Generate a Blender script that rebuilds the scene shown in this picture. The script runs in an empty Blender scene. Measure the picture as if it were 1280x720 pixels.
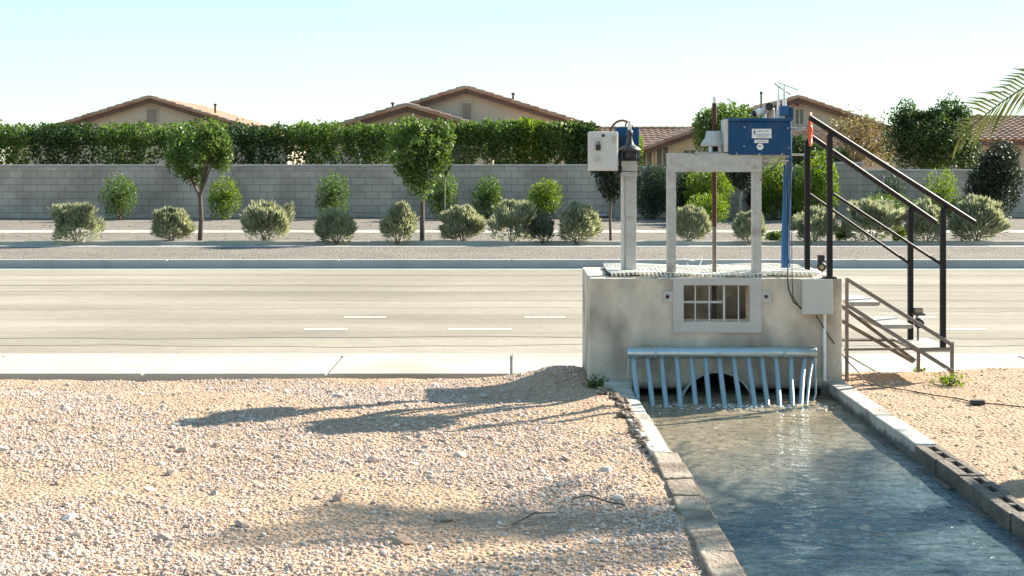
import bpy, math, random
import numpy as np
from mathutils import Vector, Matrix
random.seed(7); RNG = np.random.default_rng(7)
S = bpy.context.scene
COL = S.collection
R = math.radians
F = 1800.0; EYE = 1.64      # focal length in photo pixels, eye height

def PX(x, Y): return (x - 640.0) * Y / F
def PZ(y, Y): return EYE - (y - 200.0) * Y / F

# ------------------------------------------------------------------ materials
def nd(nt, t, **kw):
    n = nt.nodes.new(t)
    for k, v in kw.items(): setattr(n, k, v)
    return n

def ramp(nt, stops):
    r = nd(nt, 'ShaderNodeValToRGB')
    e = r.color_ramp.elements
    while len(e) < len(stops): e.new(0.5)
    for i, (p, c) in enumerate(stops):
        e[i].position = p; e[i].color = (c[0], c[1], c[2], 1)
    return r

def mat(name, a, b=None, rough=0.7, metal=0.0, scale=6.0, bump=0.0, bscale=None, c=None, cthr=0.62, spec=0.5, stretch=None, detail=6, rvar=0.0, seam=None, wet=None):
    m = bpy.data.materials.new(name); m.use_nodes = True
    nt = m.node_tree; P = nt.nodes['Principled BSDF']; L = nt.links
    P.inputs['Roughness'].default_value = rough; P.inputs['Metallic'].default_value = metal
    P.inputs['Specular IOR Level'].default_value = spec
    tc = nd(nt, 'ShaderNodeTexCoord'); src = tc.outputs['Object']
    if stretch:
        mp = nd(nt, 'ShaderNodeMapping'); mp.inputs['Scale'].default_value = stretch
        L.new(src, mp.inputs['Vector']); src = mp.outputs['Vector']
    if b is None: b = tuple(x * 0.8 for x in a)
    n = nd(nt, 'ShaderNodeTexNoise'); n.inputs['Scale'].default_value = scale; n.inputs['Detail'].default_value = detail
    n.inputs['Roughness'].default_value = 0.62
    L.new(src, n.inputs['Vector'])
    r = ramp(nt, [(0.32, a), (0.68, b)]); L.new(n.outputs['Fac'], r.inputs['Fac'])
    out = r.outputs['Color']
    if c is not None:
        n2 = nd(nt, 'ShaderNodeTexNoise'); n2.inputs['Scale'].default_value = scale * 0.37; n2.inputs['Detail'].default_value = 8
        L.new(src, n2.inputs['Vector'])
        r2 = ramp(nt, [(cthr - 0.1, (0, 0, 0)), (cthr + 0.08, (1, 1, 1))]); L.new(n2.outputs['Fac'], r2.inputs['Fac'])
        mx = nd(nt, 'ShaderNodeMix', data_type='RGBA'); L.new(r2.outputs['Color'], mx.inputs['Factor'])
        L.new(out, mx.inputs[6]); mx.inputs[7].default_value = (*c, 1); out = mx.outputs[2]
    if seam is not None:      # form-board seam line at a height
        sx = nd(nt, 'ShaderNodeSeparateXYZ'); L.new(tc.outputs['Object'], sx.inputs[0])
        d = nd(nt, 'ShaderNodeMath', operation='SUBTRACT'); L.new(sx.outputs['Z'], d.inputs[0]); d.inputs[1].default_value = seam
        ab = nd(nt, 'ShaderNodeMath', operation='ABSOLUTE'); L.new(d.outputs[0], ab.inputs[0])
        lt = nd(nt, 'ShaderNodeMath', operation='LESS_THAN'); L.new(ab.outputs[0], lt.inputs[0]); lt.inputs[1].default_value = 0.003
        mm = nd(nt, 'ShaderNodeMath', operation='MULTIPLY'); L.new(lt.outputs[0], mm.inputs[0]); mm.inputs[1].default_value = 0.45
        mx = nd(nt, 'ShaderNodeMix', data_type='RGBA'); L.new(mm.outputs[0], mx.inputs['Factor'])
        L.new(out, mx.inputs[6]); mx.inputs[7].default_value = (0.08, 0.07, 0.06, 1); out = mx.outputs[2]
    if wet is not None:       # damp scum band near the water line
        ge = nd(nt, 'ShaderNodeNewGeometry'); sz = nd(nt, 'ShaderNodeSeparateXYZ'); L.new(ge.outputs['Position'], sz.inputs[0])
        wn = nd(nt, 'ShaderNodeMath', operation='MULTIPLY_ADD'); L.new(n.outputs['Fac'], wn.inputs[0]); wn.inputs[1].default_value = -0.10; L.new(sz.outputs['Z'], wn.inputs[2])
        mr = nd(nt, 'ShaderNodeMapRange'); L.new(wn.outputs[0], mr.inputs[0]); mr.inputs[1].default_value = wet - 0.05; mr.inputs[2].default_value = wet - 0.08; mr.inputs[3].default_value = 0; mr.inputs[4].default_value = 0.8
        mx = nd(nt, 'ShaderNodeMix', data_type='RGBA'); L.new(mr.outputs[0], mx.inputs['Factor']); L.new(out, mx.inputs[6]); mx.inputs[7].default_value = (0.07, 0.06, 0.045, 1); out = mx.outputs[2]
    L.new(out, P.inputs['Base Color'])
    if rvar:
        mr = nd(nt, 'ShaderNodeMapRange'); L.new(n.outputs['Fac'], mr.inputs[0])
        mr.inputs[3].default_value = rough - rvar; mr.inputs[4].default_value = rough + rvar
        L.new(mr.outputs[0], P.inputs['Roughness'])
    if bump:
        nb = nd(nt, 'ShaderNodeTexNoise'); nb.inputs['Scale'].default_value = bscale or scale * 5; nb.inputs['Detail'].default_value = 5
        L.new(src, nb.inputs['Vector'])
        bp = nd(nt, 'ShaderNodeBump'); bp.inputs['Strength'].default_value = min(bump, 1.0); bp.inputs['Distance'].default_value = 0.02
        L.new(nb.outputs['Fac'], bp.inputs['Height']); L.new(bp.outputs['Normal'], P.inputs['Normal'])
    return m

def leafmat(name, cols, trans=0.45):
    m = bpy.data.materials.new(name); m.use_nodes = True
    nt = m.node_tree; L = nt.links; nt.nodes.clear()
    o = nd(nt, 'ShaderNodeOutputMaterial')
    g = nd(nt, 'ShaderNodeNewGeometry')
    k = len(cols)
    r = ramp(nt, [(i / (k - 1), c) for i, c in enumerate(cols)])
    tc = nd(nt, 'ShaderNodeTexCoord')
    n = nd(nt, 'ShaderNodeTexNoise'); n.inputs['Scale'].default_value = 2.2; L.new(tc.outputs['Object'], n.inputs['Vector'])
    ad = nd(nt, 'ShaderNodeMath', operation='MULTIPLY_ADD'); L.new(g.outputs['Random Per Island'], ad.inputs[0]); ad.inputs[1].default_value = 0.6
    sb = nd(nt, 'ShaderNodeMath', operation='SUBTRACT'); L.new(n.outputs['Fac'], sb.inputs[0]); sb.inputs[1].default_value = 0.3
    L.new(sb.outputs[0], ad.inputs[2]); L.new(ad.outputs[0], r.inputs['Fac'])
    P = nd(nt, 'ShaderNodeBsdfPrincipled'); P.inputs['Roughness'].default_value = 0.5; P.inputs['Specular IOR Level'].default_value = 0.35
    T = nd(nt, 'ShaderNodeBsdfTranslucent')
    hs = nd(nt, 'ShaderNodeHueSaturation'); hs.inputs['Saturation'].default_value = 1.15; hs.inputs['Value'].default_value = 1.5; hs.inputs['Hue'].default_value = 0.49
    L.new(r.outputs['Color'], P.inputs['Base Color']); L.new(r.outputs['Color'], hs.inputs['Color']); L.new(hs.outputs['Color'], T.inputs['Color'])
    mx = nd(nt, 'ShaderNodeMixShader'); mx.inputs[0].default_value = trans
    L.new(P.outputs[0], mx.inputs[1]); L.new(T.outputs[0], mx.inputs[2]); L.new(mx.outputs[0], o.inputs[0])
    return m

def stonemat(name, cols, rough=0.85):
    m = bpy.data.materials.new(name); m.use_nodes = True
    nt = m.node_tree; L = nt.links; P = nt.nodes['Principled BSDF']; P.inputs['Roughness'].default_value = rough
    g = nd(nt, 'ShaderNodeNewGeometry'); r = ramp(nt, [(i / (len(cols) - 1), c) for i, c in enumerate(cols)])
    L.new(g.outputs['Random Per Island'], r.inputs['Fac']); L.new(r.outputs['Color'], P.inputs['Base Color'])
    return m

def groundmat(name, cols, vscale=30, bump=0.6, big=0.5, dist=0.03, stretch=None, fine=90):
    m = bpy.data.materials.new(name); m.use_nodes = True
    nt = m.node_tree; L = nt.links; P = nt.nodes['Principled BSDF']; P.inputs['Roughness'].default_value = 0.95
    P.inputs['Specular IOR Level'].default_value = 0.2
    tc = nd(nt, 'ShaderNodeTexCoord'); src = tc.outputs['Object']
    if stretch:
        mp = nd(nt, 'ShaderNodeMapping'); mp.inputs['Scale'].default_value = stretch; L.new(src, mp.inputs['Vector']); src = mp.outputs['Vector']
    v = nd(nt, 'ShaderNodeTexVoronoi'); v.inputs['Scale'].default_value = vscale; L.new(src, v.inputs['Vector'])
    n = nd(nt, 'ShaderNodeTexNoise'); n.inputs['Scale'].default_value = big; n.inputs['Detail'].default_value = 8; L.new(src, n.inputs['Vector'])
    nf = nd(nt, 'ShaderNodeTexNoise'); nf.inputs['Scale'].default_value = fine; nf.inputs['Detail'].default_value = 4; L.new(src, nf.inputs['Vector'])
    sp = nd(nt, 'ShaderNodeSeparateColor'); L.new(v.outputs['Color'], sp.inputs[0])
    a = nd(nt, 'ShaderNodeMath', operation='MULTIPLY'); L.new(sp.outputs[0], a.inputs[0]); a.inputs[1].default_value = 0.55
    b = nd(nt, 'ShaderNodeMath', operation='MULTIPLY_ADD'); L.new(n.outputs['Fac'], b.inputs[0]); b.inputs[1].default_value = 0.5; L.new(a.outputs[0], b.inputs[2])
    c = nd(nt, 'ShaderNodeMath', operation='MULTIPLY_ADD'); L.new(nf.outputs['Fac'], c.inputs[0]); c.inputs[1].default_value = 0.3; L.new(b.outputs[0], c.inputs[2])
    d = nd(nt, 'ShaderNodeMath', operation='SUBTRACT'); L.new(c.outputs[0], d.inputs[0]); d.inputs[1].default_value = 0.2
    r = ramp(nt, [(i / (len(cols) - 1), x) for i, x in enumerate(cols)]); L.new(d.outputs[0], r.inputs['Fac'])
    L.new(r.outputs['Color'], P.inputs['Base Color'])
    h = nd(nt, 'ShaderNodeMath', operation='MULTIPLY_ADD'); L.new(nf.outputs['Fac'], h.inputs[0]); h.inputs[1].default_value = 0.7
    iv = nd(nt, 'ShaderNodeMath', operation='SUBTRACT'); iv.inputs[0].default_value = 1; L.new(v.outputs['Distance'], iv.inputs[1]); L.new(iv.outputs[0], h.inputs[2])
    bp = nd(nt, 'ShaderNodeBump'); bp.inputs['Strength'].default_value = bump; bp.inputs['Distance'].default_value = dist
    L.new(h.outputs[0], bp.inputs['Height']); L.new(bp.outputs['Normal'], P.inputs['Normal'])
    return m

def brickmat(name, c1, c2, mortar, w, h, rot=True):
    m = bpy.data.materials.new(name); m.use_nodes = True
    nt = m.node_tree; L = nt.links; P = nt.nodes['Principled BSDF']; P.inputs['Roughness'].default_value = 0.9
    tc = nd(nt, 'ShaderNodeTexCoord'); mp = nd(nt, 'ShaderNodeMapping')
    mp.inputs['Rotation'].default_value = (R(90), 0, 0) ; L.new(tc.outputs['Object'], mp.inputs['Vector'])
    sx = nd(nt, 'ShaderNodeSeparateXYZ'); L.new(tc.outputs['Object'], sx.inputs[0])
    cb = nd(nt, 'ShaderNodeCombineXYZ'); L.new(sx.outputs['X'], cb.inputs[0]); L.new(sx.outputs['Z'], cb.inputs[1])
    bt = nd(nt, 'ShaderNodeTexBrick'); bt.inputs['Scale'].default_value = 1; bt.inputs['Brick Width'].default_value = w
    bt.inputs['Row Height'].default_value = h; bt.inputs['Mortar Size'].default_value = 0.008; bt.inputs['Mortar Smooth'].default_value = 0.4
    bt.inputs['Color1'].default_value = (*c1, 1); bt.inputs['Color2'].default_value = (*c2, 1); bt.inputs['Mortar'].default_value = (*mortar, 1)
    L.new(cb.outputs[0], bt.inputs['Vector'])
    n = nd(nt, 'ShaderNodeTexNoise'); n.inputs['Scale'].default_value = 0.9; n.inputs['Detail'].default_value = 10; L.new(tc.outputs['Object'], n.inputs['Vector'])
    r = ramp(nt, [(0.32, (0.68, 0.66, 0.64)), (0.66, (1.12, 1.1, 1.07))]); L.new(n.outputs['Fac'], r.inputs['Fac'])
    mx = nd(nt, 'ShaderNodeMix', data_type='RGBA', blend_type='MULTIPLY'); mx.inputs['Factor'].default_value = 1
    L.new(bt.outputs['Color'], mx.inputs[6]); L.new(r.outputs['Color'], mx.inputs[7]); L.new(mx.outputs[2], P.inputs['Base Color'])
    bp = nd(nt, 'ShaderNodeBump'); bp.inputs['Strength'].default_value = 0.7; bp.inputs['Distance'].default_value = 0.012; bp.invert = True
    L.new(bt.outputs['Fac'], bp.inputs['Height']); L.new(bp.outputs['Normal'], P.inputs['Normal'])
    return m

def roadmat(name, cols, **kw):
    m = groundmat(name, cols, **kw); nt = m.node_tree; L = nt.links; P = nt.nodes['Principled BSDF']
    src = P.inputs['Base Color'].links[0].from_socket
    tc = nd(nt, 'ShaderNodeTexCoord'); mult = None
    for sc, lo, hi in (((0.035, 1.5, 1), (0.86, 0.85, 0.84), (1.08, 1.08, 1.08)), ((0.02, 9.0, 1), (0.91, 0.905, 0.90), (1.04, 1.04, 1.04)), ((0.25, 0.5, 1), (0.82, 0.81, 0.80), (1.08, 1.08, 1.08))):
        mp = nd(nt, 'ShaderNodeMapping'); mp.inputs['Scale'].default_value = sc; L.new(tc.outputs['Object'], mp.inputs['Vector'])
        n = nd(nt, 'ShaderNodeTexNoise'); n.inputs['Scale'].default_value = 1; n.inputs['Detail'].default_value = 6; L.new(mp.outputs[0], n.inputs['Vector'])
        r = ramp(nt, [(0.34, lo), (0.64, hi)]); L.new(n.outputs['Fac'], r.inputs['Fac'])
        mx = nd(nt, 'ShaderNodeMix', data_type='RGBA', blend_type='MULTIPLY'); mx.inputs['Factor'].default_value = 1
        L.new(src, mx.inputs[6]); L.new(r.outputs['Color'], mx.inputs[7]); src = mx.outputs[2]
    L.new(src, P.inputs['Base Color']); return m

M = {}
M['concrete'] = mat('weathered_concrete', (0.68, 0.585, 0.46), (0.52, 0.44, 0.345), 0.9, scale=6, bump=0.45, bscale=45, c=(0.30, 0.255, 0.205), cthr=0.57, wet=0.01, seam=0.312, stretch=(1, 1, 0.7))
M['chamber'] = mat('grey_chamber_concrete', (0.30, 0.285, 0.235), (0.19, 0.18, 0.15), 0.9, scale=7, bump=0.4, bscale=45, c=(0.09, 0.085, 0.07), cthr=0.55)  # greyer and darker concrete for the rear chamber wall
M['concrete_light'] = mat('pale_concrete', (0.52, 0.49, 0.43), (0.38, 0.35, 0.3), 0.9, scale=6, bump=0.5, bscale=60, c=(0.25, 0.21, 0.16), cthr=0.6, wet=-0.03)
M['curb'] = mat('curb_concrete', (0.40, 0.39, 0.37), (0.31, 0.30, 0.285), 0.9, scale=1.5, bump=0.15, bscale=40)
M['sidewalk'] = mat('sidewalk_concrete', (0.46, 0.425, 0.35), (0.37, 0.34, 0.28), 0.9, scale=1.6, bump=0.15, bscale=50, c=(0.29, 0.26, 0.21), cthr=0.62)
M['wet'] = mat('wet_block', (0.115, 0.09, 0.07), (0.06, 0.05, 0.042), 0.6, scale=9, bump=0.7, bscale=50)
M['block'] = mat('canal_block', (0.20, 0.165, 0.125), (0.10, 0.08, 0.062), 0.85, scale=7, bump=0.7, bscale=50, c=(0.09, 0.07, 0.055), cthr=0.56)  # dark block, with some of the wall's shadow mixed into the colour
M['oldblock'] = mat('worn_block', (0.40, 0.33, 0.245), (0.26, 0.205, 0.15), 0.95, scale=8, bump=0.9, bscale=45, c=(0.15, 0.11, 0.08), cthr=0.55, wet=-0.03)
M['galv'] = mat('galvanised_steel', (0.50, 0.49, 0.45), (0.38, 0.375, 0.35), 0.5, 0.35, scale=22, bump=0.06, c=(0.25, 0.19, 0.145), cthr=0.66)
M['galvblue'] = mat('bright_galvanised_pipe', (0.34, 0.43, 0.46), (0.27, 0.36, 0.39), 0.48, 0.45, scale=5)
M['plate'] = mat('grey_plate', (0.52, 0.50, 0.46), (0.45, 0.435, 0.40), 0.55, 0.2, scale=9, bump=0.05)
M['grate'] = mat('grating_steel', (0.82, 0.78, 0.68), (0.7, 0.66, 0.57), 0.5, 0.0, scale=20)
M['cabinet'] = mat('light_grey_enamel', (0.58, 0.57, 0.53), (0.52, 0.51, 0.475), 0.45, 0.0, scale=8, bump=0.02)
M['jbox'] = mat('grey_plastic', (0.50, 0.50, 0.455), (0.45, 0.445, 0.41), 0.6, 0.0, scale=7, bump=0.03)
M['blue'] = mat('blue_paint', (0.0012, 0.058, 0.16), (0.0015, 0.042, 0.12), 0.5, 0.0, c=(0.03, 0.085, 0.155), cthr=0.6, scale=13, bump=0.03, spec=0.3)
M['blue2'] = mat('bright_blue_wrap', (0.003, 0.11, 0.28), (0.003, 0.075, 0.21), 0.42, 0.0, scale=14, bump=0.3, bscale=12, stretch=(1, 1, 0.25))
M['black'] = mat('black_paint', (0.008, 0.008, 0.009), (0.014, 0.013, 0.013), 0.55, 0.0, scale=12, bump=0.04, spec=0.3)
M['rubber'] = mat('black_rubber', (0.015, 0.015, 0.015), (0.02, 0.02, 0.02), 0.55)
M['iron'] = mat('dark_cast_iron', (0.035, 0.037, 0.04), (0.055, 0.055, 0.055), 0.5, 0.3, scale=25, bump=0.2)
M['rust'] = mat('rusty_steel', (0.11, 0.042, 0.022), (0.035, 0.018, 0.014), 0.75, 0.2, scale=20, bump=0.3, stretch=(1, 1, 0.3))
M['stem'] = mat('oiled_steel', (0.13, 0.10, 0.08), (0.21, 0.18, 0.15), 0.55, 0.4, scale=20, stretch=(1, 1, 0.2))
M['white'] = mat('white_plastic', (0.78, 0.78, 0.75), (0.7, 0.7, 0.68), 0.4)
M['paint'] = mat('white_road_paint', (0.62, 0.59, 0.52), (0.42, 0.38, 0.32), 0.85, scale=16)
M['orange'] = mat('orange_paint', (0.72, 0.12, 0.035), (0.6, 0.09, 0.03), 0.45, scale=14)
M['red'] = mat('faded_red_paint', (0.28, 0.055, 0.035), (0.16, 0.045, 0.03), 0.6, scale=20)
M['stairs'] = mat('brown_grey_paint', (0.205, 0.175, 0.155), (0.16, 0.135, 0.12), 0.55, 0.1, scale=12)
M['tread'] = mat('worn_tread', (0.42, 0.40, 0.36), (0.33, 0.31, 0.28), 0.6, 0.2, scale=14, bump=0.1)
M['lens'] = mat('dark_lens', (0.01, 0.01, 0.012), (0.012, 0.012, 0.014), 0.12)
M['lampglass'] = mat('amber_lamp_glass', (0.42, 0.34, 0.21), (0.34, 0.27, 0.17), 0.2)
M['ink'] = mat('dark_ink', (0.03, 0.04, 0.09), (0.03, 0.04, 0.09), 0.6)
M['inkblue'] = mat('blue_ink', (0.02, 0.17, 0.42), (0.02, 0.17, 0.42), 0.6)
M['inkgold'] = mat('ochre_ink', (0.42, 0.30, 0.08), (0.42, 0.30, 0.08), 0.6)
M['cable'] = mat('dark_cable', (0.05, 0.045, 0.04), (0.03, 0.028, 0.026), 0.6)
M['stuccoA'] = mat('cream_stucco', (0.52, 0.45, 0.35), (0.47, 0.40, 0.31), 0.95, scale=2, bump=0.2, bscale=60)
M['stuccoB'] = mat('warm_stucco', (0.60, 0.46, 0.27), (0.54, 0.41, 0.235), 0.95, scale=2, bump=0.2, bscale=60)
M['fascia'] = mat('brown_fascia', (0.14, 0.085, 0.06), (0.10, 0.06, 0.045), 0.8, scale=4)
M['tile'] = stonemat('clay_roof_tile', [(0.28, 0.15, 0.10), (0.36, 0.22, 0.15), (0.42, 0.30, 0.22), (0.26, 0.15, 0.11)], 0.85)
M['tilefield'] = mat('roof_tile_field', (0.40, 0.27, 0.195), (0.26, 0.155, 0.11), 0.85, scale=2.4, detail=10)
M['shutter'] = mat('grey_brown_louvre', (0.30, 0.26, 0.21), (0.24, 0.2, 0.165), 0.8)
M['glass'] = mat('window_glass', (0.09, 0.085, 0.075), (0.13, 0.12, 0.10), 0.15)
M['bark'] = mat('bark', (0.16, 0.12, 0.09), (0.09, 0.065, 0.05), 0.95, scale=10, bump=0.8, stretch=(1, 1, 0.25))
M['palebark'] = mat('pale_bark', (0.34, 0.29, 0.235), (0.24, 0.20, 0.16), 0.95, scale=10, bump=0.6, stretch=(1, 1, 0.25))
M['wall'] = brickmat('grey_block_wall', (0.50, 0.42, 0.35), (0.43, 0.36, 0.30), (0.24, 0.2, 0.17), 0.406, 0.203)
M['cap'] = mat('wall_cap', (0.48, 0.46, 0.43), (0.4, 0.38, 0.35), 0.9, scale=3)
M['asphalt'] = roadmat('pale_asphalt', [(0.23, 0.20, 0.16), (0.31, 0.27, 0.215), (0.38, 0.335, 0.27)], vscale=45, bump=0.25, big=0.6, dist=0.006, stretch=(0.22, 1.6, 1), fine=60)
M['dirt'] = groundmat('tan_dirt', [(0.30, 0.19, 0.12), (0.46, 0.31, 0.205), (0.57, 0.42, 0.30)], vscale=38, bump=0.9, big=1.6, dist=0.02)
M['farground'] = groundmat('far_ground', [(0.22, 0.19, 0.15), (0.33, 0.28, 0.23), (0.4, 0.35, 0.28)], vscale=8, bump=0.5, big=0.3)
M['fargravel'] = groundmat('decomposed_granite', [(0.15, 0.13, 0.11), (0.27, 0.235, 0.195), (0.41, 0.36, 0.30)], vscale=22, bump=1.0, big=0.7, dist=0.05)
M['stones'] = stonemat('pinkish_crushed_stone', [(0.30, 0.21, 0.15), (0.50, 0.37, 0.29), (0.60, 0.49, 0.40), (0.44, 0.28, 0.215), (0.66, 0.57, 0.48), (0.36, 0.28, 0.235)])
M['clods'] = stonemat('dirt_clods', [(0.32, 0.22, 0.14), (0.48, 0.35, 0.23), (0.40, 0.28, 0.185), (0.56, 0.44, 0.32)])
M['mud'] = stonemat('damp_mud', [(0.10, 0.07, 0.05), (0.2, 0.14, 0.10), (0.36, 0.27, 0.19)])
M['foam'] = mat('water_foam', (0.75, 0.76, 0.74), (0.7, 0.7, 0.68), 0.35)
M['sage'] = leafmat('sage_leaf', [(0.19, 0.20, 0.11), (0.29, 0.30, 0.18), (0.40, 0.41, 0.26)], 0.4)
M['sagegreen'] = leafmat('grey_green_leaf', [(0.085, 0.105, 0.06), (0.13, 0.155, 0.09), (0.19, 0.215, 0.13)], 0.35)
M['lime'] = leafmat('yellow_green_leaf', [(0.055, 0.10, 0.014), (0.11, 0.17, 0.026), (0.18, 0.235, 0.045)], 0.5)
M['mid'] = leafmat('mid_green_leaf', [(0.042, 0.082, 0.018), (0.085, 0.14, 0.032), (0.135, 0.19, 0.05)], 0.42)
M['deep'] = leafmat('deep_green_leaf', [(0.018, 0.04, 0.012), (0.035, 0.07, 0.018), (0.07, 0.11, 0.028)], 0.33)
M['dark'] = leafmat('dark_leaf', [(0.014, 0.022, 0.012), (0.028, 0.04, 0.02), (0.05, 0.06, 0.03)], 0.25)
M['olean'] = leafmat('blue_green_leaf', [(0.018, 0.035, 0.02), (0.035, 0.06, 0.03), (0.075, 0.11, 0.055)], 0.3)
M['autumn'] = leafmat('olive_tan_leaf', [(0.09, 0.085, 0.03), (0.15, 0.125, 0.05), (0.22, 0.17, 0.08)], 0.4)
M['palm'] = leafmat('palm_leaf', [(0.06, 0.085, 0.025), (0.11, 0.13, 0.045), (0.19, 0.18, 0.075)], 0.4)

def watermat():
    m = bpy.data.materials.new('canal_water'); m.use_nodes = True
    nt = m.node_tree; L = nt.links; P = nt.nodes['Principled BSDF']
    P.inputs['Roughness'].default_value = 0.06; P.inputs['IOR'].default_value = 1.5
    tc = nd(nt, 'ShaderNodeTexCoord')
    n = nd(nt, 'ShaderNodeTexNoise'); n.inputs['Scale'].default_value = 1.4; n.inputs['Detail'].default_value = 6; L.new(tc.outputs['Object'], n.inputs['Vector'])
    r = ramp(nt, [(0.3, (0.24, 0.19, 0.12)), (0.7, (0.33, 0.27, 0.18))]); L.new(n.outputs['Fac'], r.inputs['Fac'])
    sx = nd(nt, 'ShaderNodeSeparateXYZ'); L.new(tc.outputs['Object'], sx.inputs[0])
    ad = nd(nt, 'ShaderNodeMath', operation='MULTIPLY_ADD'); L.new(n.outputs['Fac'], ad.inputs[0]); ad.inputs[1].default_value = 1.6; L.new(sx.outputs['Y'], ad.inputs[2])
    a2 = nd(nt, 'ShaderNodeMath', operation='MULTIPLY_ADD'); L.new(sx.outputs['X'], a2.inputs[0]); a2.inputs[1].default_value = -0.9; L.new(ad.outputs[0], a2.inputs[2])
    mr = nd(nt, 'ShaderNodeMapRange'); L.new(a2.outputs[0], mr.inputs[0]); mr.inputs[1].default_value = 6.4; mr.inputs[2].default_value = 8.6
    ms = nd(nt, 'ShaderNodeMix', data_type='RGBA'); L.new(mr.outputs[0], ms.inputs['Factor']); ms.inputs[6].default_value = (0.072, 0.112, 0.118, 1); L.new(r.outputs['Color'], ms.inputs[7])  # near water's blue base stands in for reflected sky; brown silt by the outlet
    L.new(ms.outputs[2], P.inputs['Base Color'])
    mp = nd(nt, 'ShaderNodeMapping'); mp.inputs['Scale'].default_value = (0.6, 1.25, 1); L.new(tc.outputs['Object'], mp.inputs['Vector'])
    n1 = nd(nt, 'ShaderNodeTexNoise'); n1.inputs['Scale'].default_value = 11; n1.inputs['Detail'].default_value = 4; n1.inputs['Distortion'].default_value = 0.6; L.new(mp.outputs[0], n1.inputs['Vector'])
    n2 = nd(nt, 'ShaderNodeTexNoise'); n2.inputs['Scale'].default_value = 34; n2.inputs['Detail'].default_value = 3; L.new(mp.outputs[0], n2.inputs['Vector'])
    a = nd(nt, 'ShaderNodeMath', operation='MULTIPLY_ADD'); L.new(n2.outputs['Fac'], a.inputs[0]); a.inputs[1].default_value = 0.2; L.new(n1.outputs['Fac'], a.inputs[2])
    bp = nd(nt, 'ShaderNodeBump'); bp.inputs['Strength'].default_value = 1.0; bp.inputs['Distance'].default_value = 0.055
    L.new(a.outputs[0], bp.inputs['Height']); L.new(bp.outputs['Normal'], P.inputs['Normal'])
    return m
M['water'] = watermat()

# ------------------------------------------------------------------ geometry helpers
class MB:
    def __init__(s): s.v = []; s.f = []; s.sm = []
    def add(s, vs, fs, smooth=False):
        k = len(s.v); s.v += [tuple(v) for v in vs]
        for f in fs: s.f.append(tuple(i + k for i in f)); s.sm.append(smooth)
    def box(s, x0, x1, y0, y1, z0, z1):
        s.add([(x0, y0, z0), (x1, y0, z0), (x1, y1, z0), (x0, y1, z0), (x0, y0, z1), (x1, y0, z1), (x1, y1, z1), (x0, y1, z1)],
              [(0, 3, 2, 1), (4, 5, 6, 7), (0, 1, 5, 4), (1, 2, 6, 5), (2, 3, 7, 6), (3, 0, 4, 7)])
        return s
    def bar(s, p, q, w, h=None, up=(0, 0, 1)):
        """rectangular bar from p to q; w across, h along the up side"""
        h = h or w; p = Vector(p); q = Vector(q); d = (q - p).normalized(); u = Vector(up)
        if abs(d.dot(u)) > 0.99: u = Vector((0, 1, 0))
        a = d.cross(u).normalized(); b = a.cross(d).normalized()
        vs = []
        for c in (p, q):
            for i, j in ((-1, -1), (1, -1), (1, 1), (-1, 1)): vs.append(c + a * (w / 2 * i) + b * (h / 2 * j))
        s.add(vs, [(0, 1, 2, 3), (7, 6, 5, 4), (0, 4, 5, 1), (1, 5, 6, 2), (2, 6, 7, 3), (3, 7, 4, 0)])
        return s
    def tube(s, pts, r, n=12, cap=True):
        pts = [Vector(p) for p in pts]; rr = r if isinstance(r, (list, tuple)) else [r] * len(pts)
        vs = []; fs = []; u = None
        for i, p in enumerate(pts):
            d = (pts[min(i + 1, len(pts) - 1)] - pts[max(i - 1, 0)]).normalized()
            if u is None:
                u = d.cross(Vector((0, 0, 1)))
                if u.length < 0.05: u = d.cross(Vector((0, 1, 0)))
            u = (u - d * u.dot(d)).normalized(); w = d.cross(u)
            for k in range(n):
                t = 2 * math.pi * k / n; vs.append(p + (u * math.cos(t) + w * math.sin(t)) * rr[i])
        for i in range(len(pts) - 1):
            for k in range(n):
                a = i * n + k; b = i * n + (k + 1) % n; fs.append((a, b, b + n, a + n))
        s.add(vs, fs, True)
        if cap:
            s.add(vs[:n], [tuple(reversed(range(n)))]); s.add(vs[-n:], [tuple(range(n))])
        return s
    def lathe(s, c, prof, axis=(0, 0, 1), n=24, smooth=True):
        """prof: (radius, distance along axis)"""
        c = Vector(c); d = Vector(axis).normalized(); u = d.orthogonal().normalized(); w = d.cross(u)
        vs = []; fs = []
        for r, h in prof:
            for k in range(n):
                t = 2 * math.pi * k / n; vs.append(c + d * h + (u * math.cos(t) + w * math.sin(t)) * max(r, 1e-4))
        for i in range(len(prof) - 1):
            for k in range(n):
                a = i * n + k; b = i * n + (k + 1) % n; fs.append((a, b, b + n, a + n))
        s.add(vs, fs, smooth); return s
    def prism(s, poly, y0, y1):
        """poly: (x,z) points, extruded along Y"""
        n = len(poly); vs = [(x, y0, z) for x, z in poly] + [(x, y1, z) for x, z in poly]
        fs = [tuple(range(n)), tuple(reversed(range(n, 2 * n)))] + [(i, i + n, (i + 1) % n + n, (i + 1) % n) for i in range(n)]
        s.add(vs, fs); return s
    def build(s, name, m, parent=None, bevel=0.0, seg=2):
        me = bpy.data.meshes.new(name); off = Vector(parent_world(parent)) if parent else Vector((0, 0, 0))
        me.from_pydata([tuple(Vector(v) - off) for v in s.v], [], s.f)
        me.polygons.foreach_set('use_smooth', s.sm); me.materials.append(m); me.update()
        import bmesh
        bm = bmesh.new(); bm.from_mesh(me); bmesh.ops.recalc_face_normals(bm, faces=bm.faces); bm.to_mesh(me); bm.free()
        o = bpy.data.objects.new(name, me); COL.objects.link(o)
        if parent: o.parent = parent
        if bevel:
            b = o.modifiers.new('bevel', 'BEVEL'); b.width = bevel; b.segments = seg; b.limit_method = 'ANGLE'; b.angle_limit = R(40)
            b.harden_normals = False
        return o

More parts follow.
